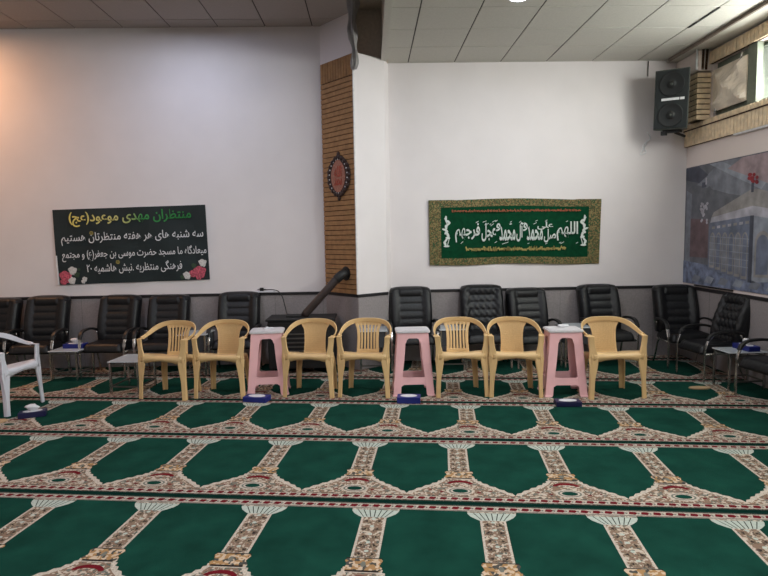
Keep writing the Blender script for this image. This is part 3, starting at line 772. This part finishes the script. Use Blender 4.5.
tissue_box('tissue_box', 'blue tissue box with white tissue on the side table by the right wall', (3.76, 5.66, CZ + .387), 94, 'tissue_blue', True, .24, .12, .05)
# small things on the stools
bm = BM(); lathe(bm, [(.001, 0), (.035, 0), (.045, .010), (.040, .024), (.001, .028)], 16); o = obj('soap_dish', bm, 'tissue_white', smooth=True)
o.scale = (1.3, .8, 1); o.location = (1.905, 5.66, CZ + .653); tag(o, 'small rounded white object on the right-hand pink stool', 'dish')
bm = BM(); box(bm, -.05, .05, -.03, .03, 0, .008); box(bm, -.03, .0, -.02, .02, .008, .018); o = obj('folded_tissue', bm, 'tissue_white', bevel=.002)
o.location = (-1.06, 5.94, CZ + .653); o.rotation_euler.z = .4; tag(o, 'small folded white tissue on top of the first pink stool', 'tissue')

# ------------------------------------------------------------------ stove with flue pipe
t = thing('gas_stove', 'black box-shaped heating stove behind the woven beige chair', 'stove', (-.80, 6.86, CZ), 0)
bm = BM(); box(bm, -.40, .36, -.20, .20, .06, .62); obj('body', bm, 'iron', t, bevel=.012)
bm = BM(); box(bm, -.42, .38, -.22, .22, .62, .645); obj('top_plate', bm, 'iron', t, bevel=.006)
bm = BM()
for k in range(7): box(bm, -.30, .26, -.212, -.198, .16 + k * .05, .175 + k * .05)
obj('grille', bm, 'steel', t)
bm = BM(); box(bm, -.40, .36, -.208, -.198, .53, .60); obj('control_panel', bm, 'rubber', t)
for a, b in ((-.36, -.16), (.32, -.16), (-.36, .16), (.32, .16)):
    bm = BM(); box(bm, a - .02, a + .02, b - .02, b + .02, 0, .062); obj('leg', bm, 'iron', t)
bm = BM(); box(bm, -.20, -.02, -.08, .08, .645, .668); obj('vent_lid', bm, 'iron', t, bevel=.004)
t = thing('flue_pipe', 'dark slanting flue pipe from the stove into the brick pillar', 'pipe', (-.78, 6.86, .65))
o_ = Vector((-.78, 6.86, .65)); bm = BM()
pth = [Vector(p) - o_ for p in ((-.79, 6.84, .665), (-.77, 6.84, .70), (-.42, 6.84, 1.075), (-.36, 6.85, 1.125))]
tube(bm, pth, .047, 16); obj('pipe', bm, 'pipe', t, smooth=True)
bm = BM(); tube(bm, [Vector(p) - o_ for p in smooth_path([(-.405, 6.842, 1.09), (-.355, 6.85, 1.135), (-.315, 6.88, 1.155), (-.29, 6.93, 1.158), (-.27, 6.96, 1.158)], 5)], .054, 16); obj('elbow', bm, 'iron', t, smooth=True)
bm = BM(); mxc = Matrix.Translation(FM @ Vector((L - .20, -.024, 1.155)) - o_) @ Matrix(((ux.x, 0, un.x, 0), (ux.y, 0, un.y, 0), (0, 1, 0, 0), (0, 0, 0, 1)))
lathe(bm, [(.055, -.004), (.085, -.004), (.085, .002), (.055, .006)], 20, 0, mxc); obj('wall_collar', bm, 'iron', t)

# charger and cable on the dado ledge
t = thing('phone_charger', 'black plug adapter standing on the white strip above the dado', 'charger', (-1.36, YB - .02, WZ))
bm = BM(); box(bm, -.022, .022, -.03, .01, .022, .062); box(bm, .022, .05, -.018, .004, .032, .046); box(bm, -.055, -.022, -.012, .0, .036, .042); obj('adapter', bm, 'rubber', t, bevel=.003)
bm = BM(); box(bm, -.14, .16, -.034, .018, .003, .022); obj('cable_duct', bm, 'white_pl', t, bevel=.004)
bm = BM(); tube(bm, [Vector(p) - Vector((-1.36, YB - .02, WZ)) for p in smooth_path([(-1.31, 7.24, .952), (-1.22, 7.225, .95), (-1.15, 7.215, .93), (-1.10, 7.20, .86), (-1.055, 7.14, .72), (-1.03, 7.04, .675), (-1.0, 6.95, .672)], 6)], .006, 6)
o = obj('cable', bm, 'rubber', t, smooth=True)

# ------------------------------------------------------------------ writing
FORMS = {}
for r0, r1 in ((0xFB50, 0xFC00), (0xFE70, 0xFF00)):
    for cp_ in range(r0, r1):
        d = unicodedata.decomposition(chr(cp_)).split()
        if len(d) == 2 and d[0] in ('<isolated>', '<initial>', '<medial>', '<final>'): FORMS[(chr(int(d[1], 16)), d[0][1:-1])] = chr(cp_)
def shape(s):
    out = []
    dual = lambda ch: (ch, 'initial') in FORMS
    joins = lambda ch: (ch, 'final') in FORMS
    for i, ch in enumerate(s):
        p = i > 0 and dual(s[i - 1]) and joins(ch); n = i + 1 < len(s) and dual(ch) and joins(s[i + 1])
        k = 'medial' if p and n else 'final' if p else 'initial' if n else 'isolated'
        out.append(FORMS.get((ch, k), ch))
    r = ''.join(out)[::-1].translate(str.maketrans('()', ')('))
    # digits keep their own order
    dg = '۰۱۲۳۴۵۶۷۸۹'; res = ''; buf = ''
    for ch in r:
        if ch in dg: buf = ch + buf
        else: res += buf + ch; buf = ''
    return res + buf
def text_geo(bm, s, cx, cz, width, height=None, mi=0, weight=.012, y=0, depth=.003, shear=0, rot=0, squash=None):
    """adds shaped Arabic-script lettering to bm in the x-z plane (front towards -y), width fits exactly"""
    cu = bpy.data.curves.new('t', 'FONT'); cu.body = shape(s); cu.size = 1; cu.offset = weight; cu.extrude = .01; cu.resolution_u = 3
    o = bpy.data.objects.new('t', cu); C.objects.link(o); bpy.context.view_layer.update()
    me = bpy.data.meshes.new_from_object(o.evaluated_get(bpy.context.evaluated_depsgraph_get()))
    xs = [v.co.x for v in me.vertices]; ys = [v.co.y for v in me.vertices]
    x0, x1, y0, y1 = min(xs), max(xs), min(ys), max(ys)
    k = width / (x1 - x0); kz = (height / (y1 - y0)) if height else k
    cr_, sr_ = math.cos(rot), math.sin(rot)
    base = len(bm.verts); vs = []
    for v in me.vertices:
        px, pz = (v.co.x - (x0 + x1) / 2) * k, (v.co.y - (y0 + y1) / 2) * kz; px += pz * shear
        vs.append(bm.verts.new((cx + px * cr_ - pz * sr_, y - (depth if v.co.z > 0 else 0), cz + px * sr_ + pz * cr_)))
    for p in me.polygons:
        try: bm.faces.new([vs[i] for i in p.vertices]).material_index = mi
        except ValueError: pass
    bpy.data.objects.remove(o); bpy.data.curves.remove(cu); bpy.data.meshes.remove(me)

# black notice banner on the left wall
BX, BZ = -2.945, 1.535
t = thing('notice_banner', 'black printed notice banner with white and green Persian writing and corner roses', 'banner', (BX, YB - .004, BZ)); t.rotation_euler = (0, math.radians(-1.1), 0)
WB, HB = .932, .462
bm = BM(); n = 24; fr = []; bk = []
for j in range(9):
    fr.append([bm.verts.new((-WB + 2 * WB * i / n, -.012 - .006 * math.sin(i * .7 + j * .5), -HB + 2 * HB * j / 8)) for i in range(n + 1)])
    bk.append([bm.verts.new((v.co.x, -.002, v.co.z)) for v in fr[-1]])
for j in range(8):
    for i in range(n): bm.faces.new((fr[j][i], fr[j][i + 1], fr[j + 1][i + 1], fr[j + 1][i])); bm.faces.new((bk[j][i], bk[j + 1][i], bk[j + 1][i + 1], bk[j][i + 1]))
for i in range(n): bm.faces.new((fr[0][i], bk[0][i], bk[0][i + 1], fr[0][i + 1])); bm.faces.new((fr[8][i], fr[8][i + 1], bk[8][i + 1], bk[8][i]))
for j in range(8): bm.faces.new((fr[j][0], fr[j + 1][0], bk[j + 1][0], bk[j][0])); bm.faces.new((fr[j][n], bk[j][n], bk[j + 1][n], fr[j + 1][n]))
obj('banner_sheet', bm, 'ban_black', t)
bm = BM(); box(bm, -WB - .004, -WB + .014, -.020, -.003, -HB, -.10); obj('white_margin', bm, 'white', t)
bm = BM(); text_geo(bm, 'منتظران مهدی موعود(عج)', .01, .335, 1.49, .185, 0, .016, -.020); obj('headline', bm, 'headline', t)
bm = BM()
text_geo(bm, 'سه شنبه های هر هفته منتظرتان هستیم', .02, .095, 1.74, .155, 0, .004, -.020)
text_geo(bm, 'میعادگاه ما مسجد حضرت موسی بن جعفر(ع) و مجتمع', .03, -.105, 1.77, .155, 0, .004, -.020)
text_geo(bm, 'فرهنگی منتظریه .نبش هاشمیه ۲۰', .02, -.275, 1.17, .145, 0, .004, -.020)
obj('lettering', bm, 'white', t)
ROSES = ((-.83, -.36, .085, 0), (-.74, -.29, .06, 1), (-.60, -.40, .035, 1), (-.62, -.43, .03, 1), (-.86, -.43, .05, 0), (-.76, -.41, .055, 1), (.82, -.36, .085, 0), (.86, -.25, .055, 1), (.66, -.40, .055, 1), (.73, -.38, .05, 0), (.80, -.42, .045, 0), (-.69, -.34, .04, 2), (.60, -.42, .03, 2), (.75, -.28, .035, 2), (-.66, -.28, .02, 2))
for sd in (-1, 1):
  bm = BM()
  for cx, cz, r, mi in [q_ for q_ in ROSES if q_[0] * sd > 0]:
    for k in range(11):
        a = k * 2.4; rr_ = r * .62 * math.sqrt(k / 11); x, z = cx + rr_ * math.cos(a), cz + rr_ * math.sin(a)
        x = max(-WB + .02 + r * .3, min(WB - .02 - r * .3, x)); z = max(-HB + r * .42, z); q_ = r * .42
        vs = [bm.verts.new((x + q_ * math.cos(b_) * (1 + .15 * math.sin(3 * b_)), -.0202 - .0006 * (11 - k), z + q_ * math.sin(b_))) for b_ in [2 * PI * i / 9 for i in range(9)]]
        bm.faces.new(vs).material_index = mi
  obj('rose_print', bm, ['petal_pink', 'petal_white', 'leaf'], t)
for cx, cz in ((-.475, .163), (-.18, -.205)):
    bm = BM()
    for k in range(6):
        a = k * PI / 3; vs = [bm.verts.new((cx + .014 * math.cos(a) + .012 * math.cos(b_), -.022, cz + .014 * math.sin(a) + .012 * math.sin(b_))) for b_ in [2 * PI * i / 8 for i in range(8)]]
        bm.faces.new(vs)
    obj('gold_spot', bm, 'ban_gold', t)

# green embroidered banner
GX, GZ = 1.822, 1.618
t = thing('green_banner', 'green embroidered cloth banner with large white Arabic calligraphy and gold border', 'banner', (GX, YB - .004, GZ)); t.rotation_euler = (0, math.radians(.4), 0)
GW, GH = 1.085, .405
def wav(x, z): return -.014 - .008 * math.sin(x * 5.3 + z * 2) - .004 * math.sin(x * 11 + 1)
bm = BM(); n = 44; m_ = 18; fr = []; bk = []
for j in range(m_ + 1):
    v = j / m_; row = []
    for i in range(n + 1):
        u = i / n; x = -GW + 2 * GW * u; zt = GH + .012 * math.sin(PI * (u * 2 - .45)) * (1 if .15 < u < .85 else .3); zb = -GH - .008 * math.sin(u * 9)
        x *= 1 - .012 * (1 - v); row.append(bm.verts.new((x, wav(x, 0), zb + (zt - zb) * v)))
    fr.append(row); bk.append([bm.verts.new((q_.co.x, -.002, q_.co.z)) for q_ in row])
for j in range(m_):
    for i in range(n):
        x = abs(-1 + 2 * (i + .5) / n) * GW; z = abs(-1 + 2 * (j + .5) / m_) * GH
        f = bm.faces.new((fr[j][i], fr[j][i + 1], fr[j + 1][i + 1], fr[j + 1][i]))
        f.material_index = 1 if (x > GW - .125 or z > GH - .095) and not (x > GW - .02 or z > GH - .02) else 0
        bm.faces.new((bk[j][i], bk[j + 1][i], bk[j + 1][i + 1], bk[j][i + 1]))
for i in range(n): bm.faces.new((fr[0][i], bk[0][i], bk[0][i + 1], fr[0][i + 1])); bm.faces.new((fr[m_][i], fr[m_][i + 1], bk[m_][i + 1], bk[m_][i]))
for j in range(m_): bm.faces.new((fr[j][0], fr[j + 1][0], bk[j + 1][0], bk[j][0])); bm.faces.new((fr[j][n], bk[j][n], bk[j + 1][n], fr[j + 1][n]))
obj('cloth', bm, ['ban_green', 'ban_border'], t)
bm = BM()
words = [('اللهم', .655, .005, .27, .24), ('صل', .435, -.05, .15, .17), ('علی', .375, .075, .20, .10), ('محمد', .245, -.02, .20, .18), ('و', .125, .06, .055, .10), ('آل', .055, .0, .085, .24), ('محمد', -.10, -.02, .20, .18), ('و', -.215, .06, .055, .10), ('عجل', -.335, .0, .18, .23), ('فرجهم', -.60, -.005, .31, .24)]
for s_, cx, cz, w__, h__ in words: text_geo(bm, s_, cx, cz, w__, h__, 0, .020, -.030, .003)
rnd = random.Random(4)
for k in range(26):    # small vowel strokes around the letters
    x = rnd.uniform(-.74, .80); z = rnd.choice([rnd.uniform(.09, .145), rnd.uniform(-.15, -.12)]); a = rnd.uniform(.3, .7); l_ = rnd.uniform(.012, .026)
    dx, dz = l_ * math.cos(a), l_ * math.sin(a); wx, wz = -.0035 * math.sin(a), .0035 * math.cos(a)
    vs = [bm.verts.new((x + p, -.031, z + q_)) for p, q_ in ((-dx - wx, -dz - wz), (dx - wx, dz - wz), (dx + wx, dz + wz), (-dx + wx, -dz + wz))]; bm.faces.new(vs)
obj('calligraphy', bm, 'ban_white', t)
def squiggle_line(name, z, x0, x1, mt, h, seed):
    bm = BM(); r_ = random.Random(seed); x = x0
    while x < x1:
        wd = r_.uniform(.018, .04); pts = [(x + wd * k / 6, -.029, z + h * (math.sin(k * 1.9 + r_.random() * 2) * .45 + (.5 if r_.random() < .15 else 0))) for k in range(7)]
        strap(bm, pts, [Vector((0, 0, 1))] * 7, [h * .42] * 7, .002); x += wd + .006
    obj(name, bm, mt, t)
squiggle_line('upper_line', .262, -.80, .79, 'ban_red', .026, 1)
squiggle_line('lower_line', -.215, -.62, .62, 'ban_gold', .040, 2)
for s in (-1, 1):
    bm = BM()
    base = [(s * .855, -.17), (s * .83, -.08), (s * .88, 0), (s * .85, .09), (s * .89, .18)]
    for k in range(11):
        x = s * (.862 + .022 * math.sin(k * 1.3)); z = -.17 + .034 * k; r1, r2 = (.030, .016) if k % 2 else (.038, .013); a0 = (k * 1.1) * s
        vs = [bm.verts.new((x + r1 * math.cos(b_) * math.cos(a0) - r2 * math.sin(b_) * math.sin(a0), -.0295 - k * .0002, z + r1 * math.cos(b_) * math.sin(a0) + r2 * math.sin(b_) * math.cos(a0))) for b_ in [2 * PI * i / 10 for i in range(10)]]
        bm.faces.new(vs)
    strap(bm, [(x, -.029, z) for x, z in base], [Vector((1, 0, 0))] * 5, [.009] * 5, .002)
    obj('leaf_ornament', bm, 'ban_white', t)

# carved plaque on the brick pillar
pc = FM @ Vector((L * .55, -.024, 2.31))
t = thing('wall_plaque', 'pointed oval dark plaque with red calligraphy on the brick pillar', 'plaque', pc); t.rotation_euler = (0, 0, math.atan2(ux.y, ux.x))
def almond(w_, h_, n=28, k=1.0):
    out = []
    for i in range(n):
        a = 2 * PI * i / n; c_, s_ = math.cos(a), math.sin(a)
        out.append((w_ * (abs(c_) ** .95) * (1 if c_ > 0 else -1), h_ * s_ * (1 + .10 * abs(s_) ** 8)))
    return out
def fy(y0): return lambda x, z, d: Vector((x, y0 - d, z))
bm = BM(); prism(bm, almond(.215, .222), 0, .014, 0, fy(0))
for i in range(22):
    a = 2 * PI * i / 22; x, z = .195 * math.cos(a) * (1 - .25 * abs(math.sin(a)) ** 3), .222 * math.sin(a); lathe(bm, [(.030, 0), (.026, .014), (.012, .022), (.001, .023)], 8, 0, Matrix.Translation((x, -.006, z)) @ Matrix.Rotation(PI / 2, 4, 'X'))
for s in (-1, 1): lathe(bm, [(.028, 0), (.022, .012), (.001, .018)], 8, 0, Matrix.Translation((0, -.004, s * .262)) @ Matrix.Rotation(PI / 2, 4, 'X'))
obj('carved_border', bm, 'bronze', t)
bm = BM(); prism(bm, almond(.135, .175), .014, .019, 0, fy(0)); obj('plaque_field', bm, 'medbase', t)
bm = BM()
for i in range(22):
    a = 2 * PI * (i + .5) / 22; x, z = .172 * math.cos(a), .200 * math.sin(a)
    box(bm, x - .007, x + .007, -.020, -.012, z - .007, z + .007)
obj('bead_inlay', bm, 'white', t)
bm = BM(); text_geo(bm, 'الله', 0, .055, .14, .13, 0, .02, -.019, .003); text_geo(bm, 'محمد', 0, -.06, .15, .10, 0, .02, -.019, .003)
obj('calligraphy', bm, 'medred', t)

# ------------------------------------------------------------------ loudspeaker
t = thing('loudspeaker', 'tall black two-cone loudspeaker hung high in the right corner', 'speaker', (3.60, 6.90, 3.125)); t.rotation_euler = (math.radians(5), math.radians(2.0), math.radians(-38)); t.scale = (.90, .90, .92)
bm = BM(); a = [(-.205, -.15), (.205, -.15), (.15, .17), (-.15, .17)]; prism(bm, a, -.365, .365); obj('cabinet', bm, 'speaker_side', t, bevel=.008)
bm = BM(); box(bm, -.192, .192, -.162, -.148, -.352, .352); obj('grille', bm, 'speaker', t, bevel=.004)
for z in (.185, -.19):
    bm = BM(); mx_ = Matrix.Translation((0, -.162, z)) @ Matrix.Rotation(PI / 2, 4, 'X')
    lathe(bm, [(.150, 0), (.150, .008), (.138, .010), (.125, .004), (.060, .001), (.045, .004), (.040, .012), (.020, .016), (.001, .017)], 32, 0, mx_); o = obj('speaker_cone', bm, 'spk_cone', t, smooth=True)
    bm = BM(); lathe(bm, [(.016, .016), (.012, .021), (.001, .022)], 16, 0, mx_); obj('dust_cap', bm, 'speaker_side', o, smooth=True)
bm = BM(); box(bm, -.115, .095, -.167, -.160, -.012, .018); box(bm, .105, .155, -.167, -.160, -.012, .018); obj('name_plate', bm, 'white', t)
bm = BM(); box(bm, -.10, .10, -.08, .10, -.40, -.365); box(bm, -.12, -.06, -.10, 0, -.43, -.38); tube(bm, [(.03, .05, -.40), (.10, .28, -.44)], .018, 8); tube(bm, [(.03, .15, 0), (.12, .34, 0)], .018, 8); obj('bracket', bm, 'iron', t)
bm = BM(); tube(bm, smooth_path([(3.40, 7.12, 2.80), (3.50, 7.25, 2.74), (3.42, 7.27, 2.66), (3.46, 7.27, 2.58), (3.39, 7.27, 2.55), (3.43, 7.27, 2.62), (3.47, 7.26, 2.72)], 6), .007, 6)
tag(obj('loose_cable', bm, 'white', smooth=True), 'looped white cable hanging on the wall under the loudspeaker', 'cable')
bm = BM(); tube(bm, [(3.46, 7.265, 3.50), (3.462, 7.265, 3.68)], .005, 6); tag(obj('wall_cable', bm, 'steel', smooth=True), 'thin grey cable running up from the loudspeaker to the ceiling', 'cable')
# pipes above the brick pier
bm = BM(); tube(bm, [(3.79, 6.775, 3.44), (3.79, 6.775, 3.665)], .012, 8); tag(obj('white_pipe', bm, 'white', smooth=True), 'thin white vertical pipe above the corner brick pier', 'pipe')
bm = BM(); tube(bm, [(3.86, 6.775, 3.44), (3.865, 6.775, 3.665)], .014, 8); tube(bm, [(3.90, 6.775, 3.44), (3.91, 6.775, 3.665)], .014, 8); tag(obj('brown_pipe', bm, 'mortar', smooth=True), 'pair of brown vertical pipes above the corner brick pier', 'pipe')

# ------------------------------------------------------------------ foil covered fan opening in the window
t = thing('foil_cover', 'crinkled beige foil sheet covering the window opening beside the brick pier', 'cover', (XR - .01, 6.42, 3.18))
bm = BM(); n = 14; g_ = []
rnd = random.Random(3)
for j in range(n + 1):
    row = []
    for i in range(n + 1):
        u, v = i / n, j / n; y = .27 - .54 * u; z = -.19 + .38 * v + .04 * u * 0
        cr_ = .055 * abs(math.sin(PI * (u + v) * 1.0)) * .7 + .055 * abs(math.sin(PI * (u - v) * 1.0)) * .7 + rnd.uniform(-.006, .006)
        e = min(1, 8 * min(u, 1 - u, v, 1 - v)); row.append(bm.verts.new((-.05 + .03 - (.09 - cr_) * e, y * 1.10, z * 1.22)))
    g_.append(row)
bk = [[bm.verts.new((0, q_.co.y, q_.co.z)) for q_ in r_] for r_ in g_]
for j in range(n):
    for i in range(n): bm.faces.new((g_[j][i], g_[j][i + 1], g_[j + 1][i + 1], g_[j + 1][i])); bm.faces.new((bk[j][i], bk[j + 1][i], bk[j + 1][i + 1], bk[j][i + 1]))
for k in range(n):
    bm.faces.new((g_[0][k], bk[0][k], bk[0][k + 1], g_[0][k + 1])); bm.faces.new((g_[n][k], g_[n][k + 1], bk[n][k + 1], bk[n][k]))
    bm.faces.new((g_[k][0], g_[k + 1][0], bk[k + 1][0], bk[k][0])); bm.faces.new((g_[k][n], bk[k][n], bk[k + 1][n], g_[k + 1][n]))
obj('foil_sheet', bm, 'foil', t)
bm = BM(); tube(bm, [(-.03, .22, -.26), (-.03, .22, -.19)], .014, 8); tube(bm, [(-.03, -.20, .18), (-.03, -.24, .29)], .012, 8); obj('support_rod', bm, 'chrome', t, smooth=True)

# ------------------------------------------------------------------ hanging divider curtain by the pillar
t = thing('divider_curtain', 'bunched grey plastic divider curtain hanging above the brick pillar', 'curtain', (-.135, 6.28, 3.35))
bm = BM(); rows = []
for j in range(25):
    v = j / 24; z = .78 * v; w_ = .030 + .035 * v + .012 * math.sin(v * 17) ; ring = []
    for i in range(20):
        a = 2 * PI * i / 20; r = w_ * (1 + .32 * math.sin(5 * a + 4 * v)); ring.append(bm.verts.new((r * math.cos(a) * .8 + .012 * math.sin(v * 9), r * math.sin(a) * 1.8, z)))
    rows.append(ring)
for a, b in zip(rows, rows[1:]):
    for i in range(20): bm.faces.new((a[i], a[(i + 1) % 20], b[(i + 1) % 20], b[i]))
bm.faces.new(rows[0][::-1]); bm.faces.new(rows[-1]); obj('curtain_folds', bm, 'curtain', t, smooth=True)
bm = BM(); box(bm, -.012, .012, -3.5, .2, .765, .79); obj('curtain_track', bm, 'steel', t)

# ------------------------------------------------------------------ shrine photograph poster on the right wall
t = thing('wall_poster', 'large photo poster of a latticed silver shrine on the right wall', 'poster', (XR, 5.6, 1.66))
PM = {}
def pm(k, c, ns=8, na=.18): M['poster_' + k] = mat('poster_' + k, c, .55, nscale=ns, namt=na); return 'poster_' + k
names = [pm('dark', (100, 102, 110)), pm('mid', (124, 128, 138)), pm('light', (146, 152, 164)), pm('pink', (158, 138, 142)), pm('maroon', (104, 84, 88)), pm('silver', (148, 144, 142)), pm('lattice', (110, 118, 138)), pm('white', (176, 174, 184)), pm('red', (150, 36, 48)), pm('floor', (120, 130, 156), 10, .35), pm('line', (70, 74, 88))]
DK, MD, LT, PK, MN, SV, LA, WH, RD, FL, LN = range(11)
# poster plane: s = distance along the wall from the corner edge (0..2.6), h = height 0..1.43
PY0, PZ0 = 7.27, .945; PXf = XR - .006
def pp(s, h, d): return Vector((PXf - d - XR, PY0 - s - 5.6, PZ0 + h - 1.66))
bm = BM(); prism(bm, [(0, 0), (2.7, .0), (2.7, 1.432), (0, 1.432)], -.004, 0, DK, pp); obj('print_sheet', bm, names, t)
bm = BM()
def P_(pts, layer, mi): poly(bm, pts, layer * .0012, mi, pp)
P_([(.25, 1.20), (.70, 1.42), (2.65, 1.42), (2.65, .95), (1.5, .95), (.9, 1.05)], 1, MD)
P_([(.50, 1.42), (.75, 1.42), (1.50, 1.13), (1.42, 1.06), (.95, 1.24)], 2, LT)
P_([(1.1, 1.42), (1.5, 1.42), (2.6, 1.10), (2.6, .98), (1.62, 1.08), (.85, 1.33)], 3, PK)
P_([(1.6, 1.42), (2.65, 1.42), (2.65, 1.18)], 4, MD)
P_([(.0, 1.42), (.28, 1.42), (.48, 1.30), (.30, 1.22), (0, 1.28)], 2, LN)
P_([(.03, .25), (.15, .25), (.15, 1.1), (.03, 1.15)], 2, MD)
P_([(.30, .33), (.66, .33), (.66, 1.02), (.52, 1.17), (.36, 1.10), (.30, .95)], 2, DK)
P_([(.14, .33), (.52, .33), (.52, .78), (.14, .80)], 3, MN)
P_([(0, 0), (2.7, 0), (2.7, .22), (1.4, .20), (.6, .24), (0, .28)], 3, FL)
# shrine: roof slabs and the lattice body with arches
P_([(.56, .78), (.62, .86), (1.26, 1.07), (1.36, 1.07), (2.6, .80), (2.6, .62), (1.30, .80)], 4, SV)
P_([(.56, .74), (1.30, .80), (2.6, .62), (2.6, .70), (1.30, .90), (.58, .80)], 5, WH)
P_([(.54, .20), (1.30, .10), (1.30, .80), (.54, .74)], 4, LA)
P_([(1.30, .10), (2.6, .22), (2.6, .62), (1.30, .80)], 4, LT)
P_([(1.27, .10), (1.33, .10), (1.33, .80), (1.27, .80)], 6, LN)
for k in range(6):
    x0 = .565 + k * .117; x1 = x0 + .100; zb = .22 - .018 * k; zt = .62
    P_([(x0, zb), (x1, zb)] + [((x0 + x1) / 2 + .05 * math.cos(a), zt - .08 + .09 * math.sin(a)) for a in [PI * i / 8 for i in range(9)]], 6, SV)
    P_([(x0 + .014, zb + .03), (x1 - .014, zb + .03)] + [((x0 + x1) / 2 + .036 * math.cos(a), zt - .09 + .08 * math.sin(a)) for a in [PI * i / 8 for i in range(9)]], 7, LA if k % 2 else MD)
for k in range(5):
    z = .28 + k * .075; P_([(.56, z), (1.27, z - .03), (1.27, z - .022), (.56, z + .007)], 8, LT)
for k in range(7): P_([(.60 + k * .10, .665 + k * .008), (.66 + k * .10, .67 + k * .008), (.66 + k * .10, .70 + k * .008), (.60 + k * .10, .695 + k * .008)], 8, WH if k % 2 else SV)
for k in range(4):
    x0 = 1.36 + k * .28; x1 = x0 + .24
    P_([(x0, .16), (x1, .17)] + [((x0 + x1) / 2 + .12 * math.cos(a), .52 - .02 * k + .12 * math.sin(a)) for a in [PI * i / 8 for i in range(9)]], 6, SV)
    P_([(x0 + .03, .19), (x1 - .03, .20)] + [((x0 + x1) / 2 + .09 * math.cos(a), .50 - .02 * k + .10 * math.sin(a)) for a in [PI * i / 8 for i in range(9)]], 7, LA)
for k in range(26):
    r_ = random.Random(k); x, z = .42 + r_.uniform(-.08, .08), .88 + r_.uniform(-.14, .10); P_([(x + .022 * math.cos(a), z + .018 * math.sin(a)) for a in [2 * PI * i / 6 for i in range(6)]], 6 + k * .05, WH)
for k in range(14):
    r_ = random.Random(k + 50); x, z = 1.29 + r_.uniform(-.07, .07), 1.17 + r_.uniform(-.04, .06); P_([(x + .026 * math.cos(a), z + .020 * math.sin(a)) for a in [2 * PI * i / 6 for i in range(6)]], 6 + k * .05, RD)
P_([(1.27, 1.04), (1.31, 1.04), (1.31, 1.14), (1.27, 1.14)], 6, LN)
P_([(.36, 1.16), (.46, 1.16), (.45, 1.22), (.37, 1.22)], 6, LN); P_([(.44, 1.19), (.47, 1.19), (.47, 1.27), (.44, 1.27)], 7, WH)
for k in range(9): P_([(.2 + k * .27, .04), (.34 + k * .27, .03), (.40 + k * .27, .10), (.26 + k * .27, .12)], 4, LT if k % 2 else MD)
obj('printed_picture', bm, names, t)
bm = BM(); box(bm, -.02, 0, 6.25 - 5.6, 7.25 - 5.6 - .25, .925 - 1.66, .94 - 1.66); obj('lower_batten', bm, 'rubber', t)
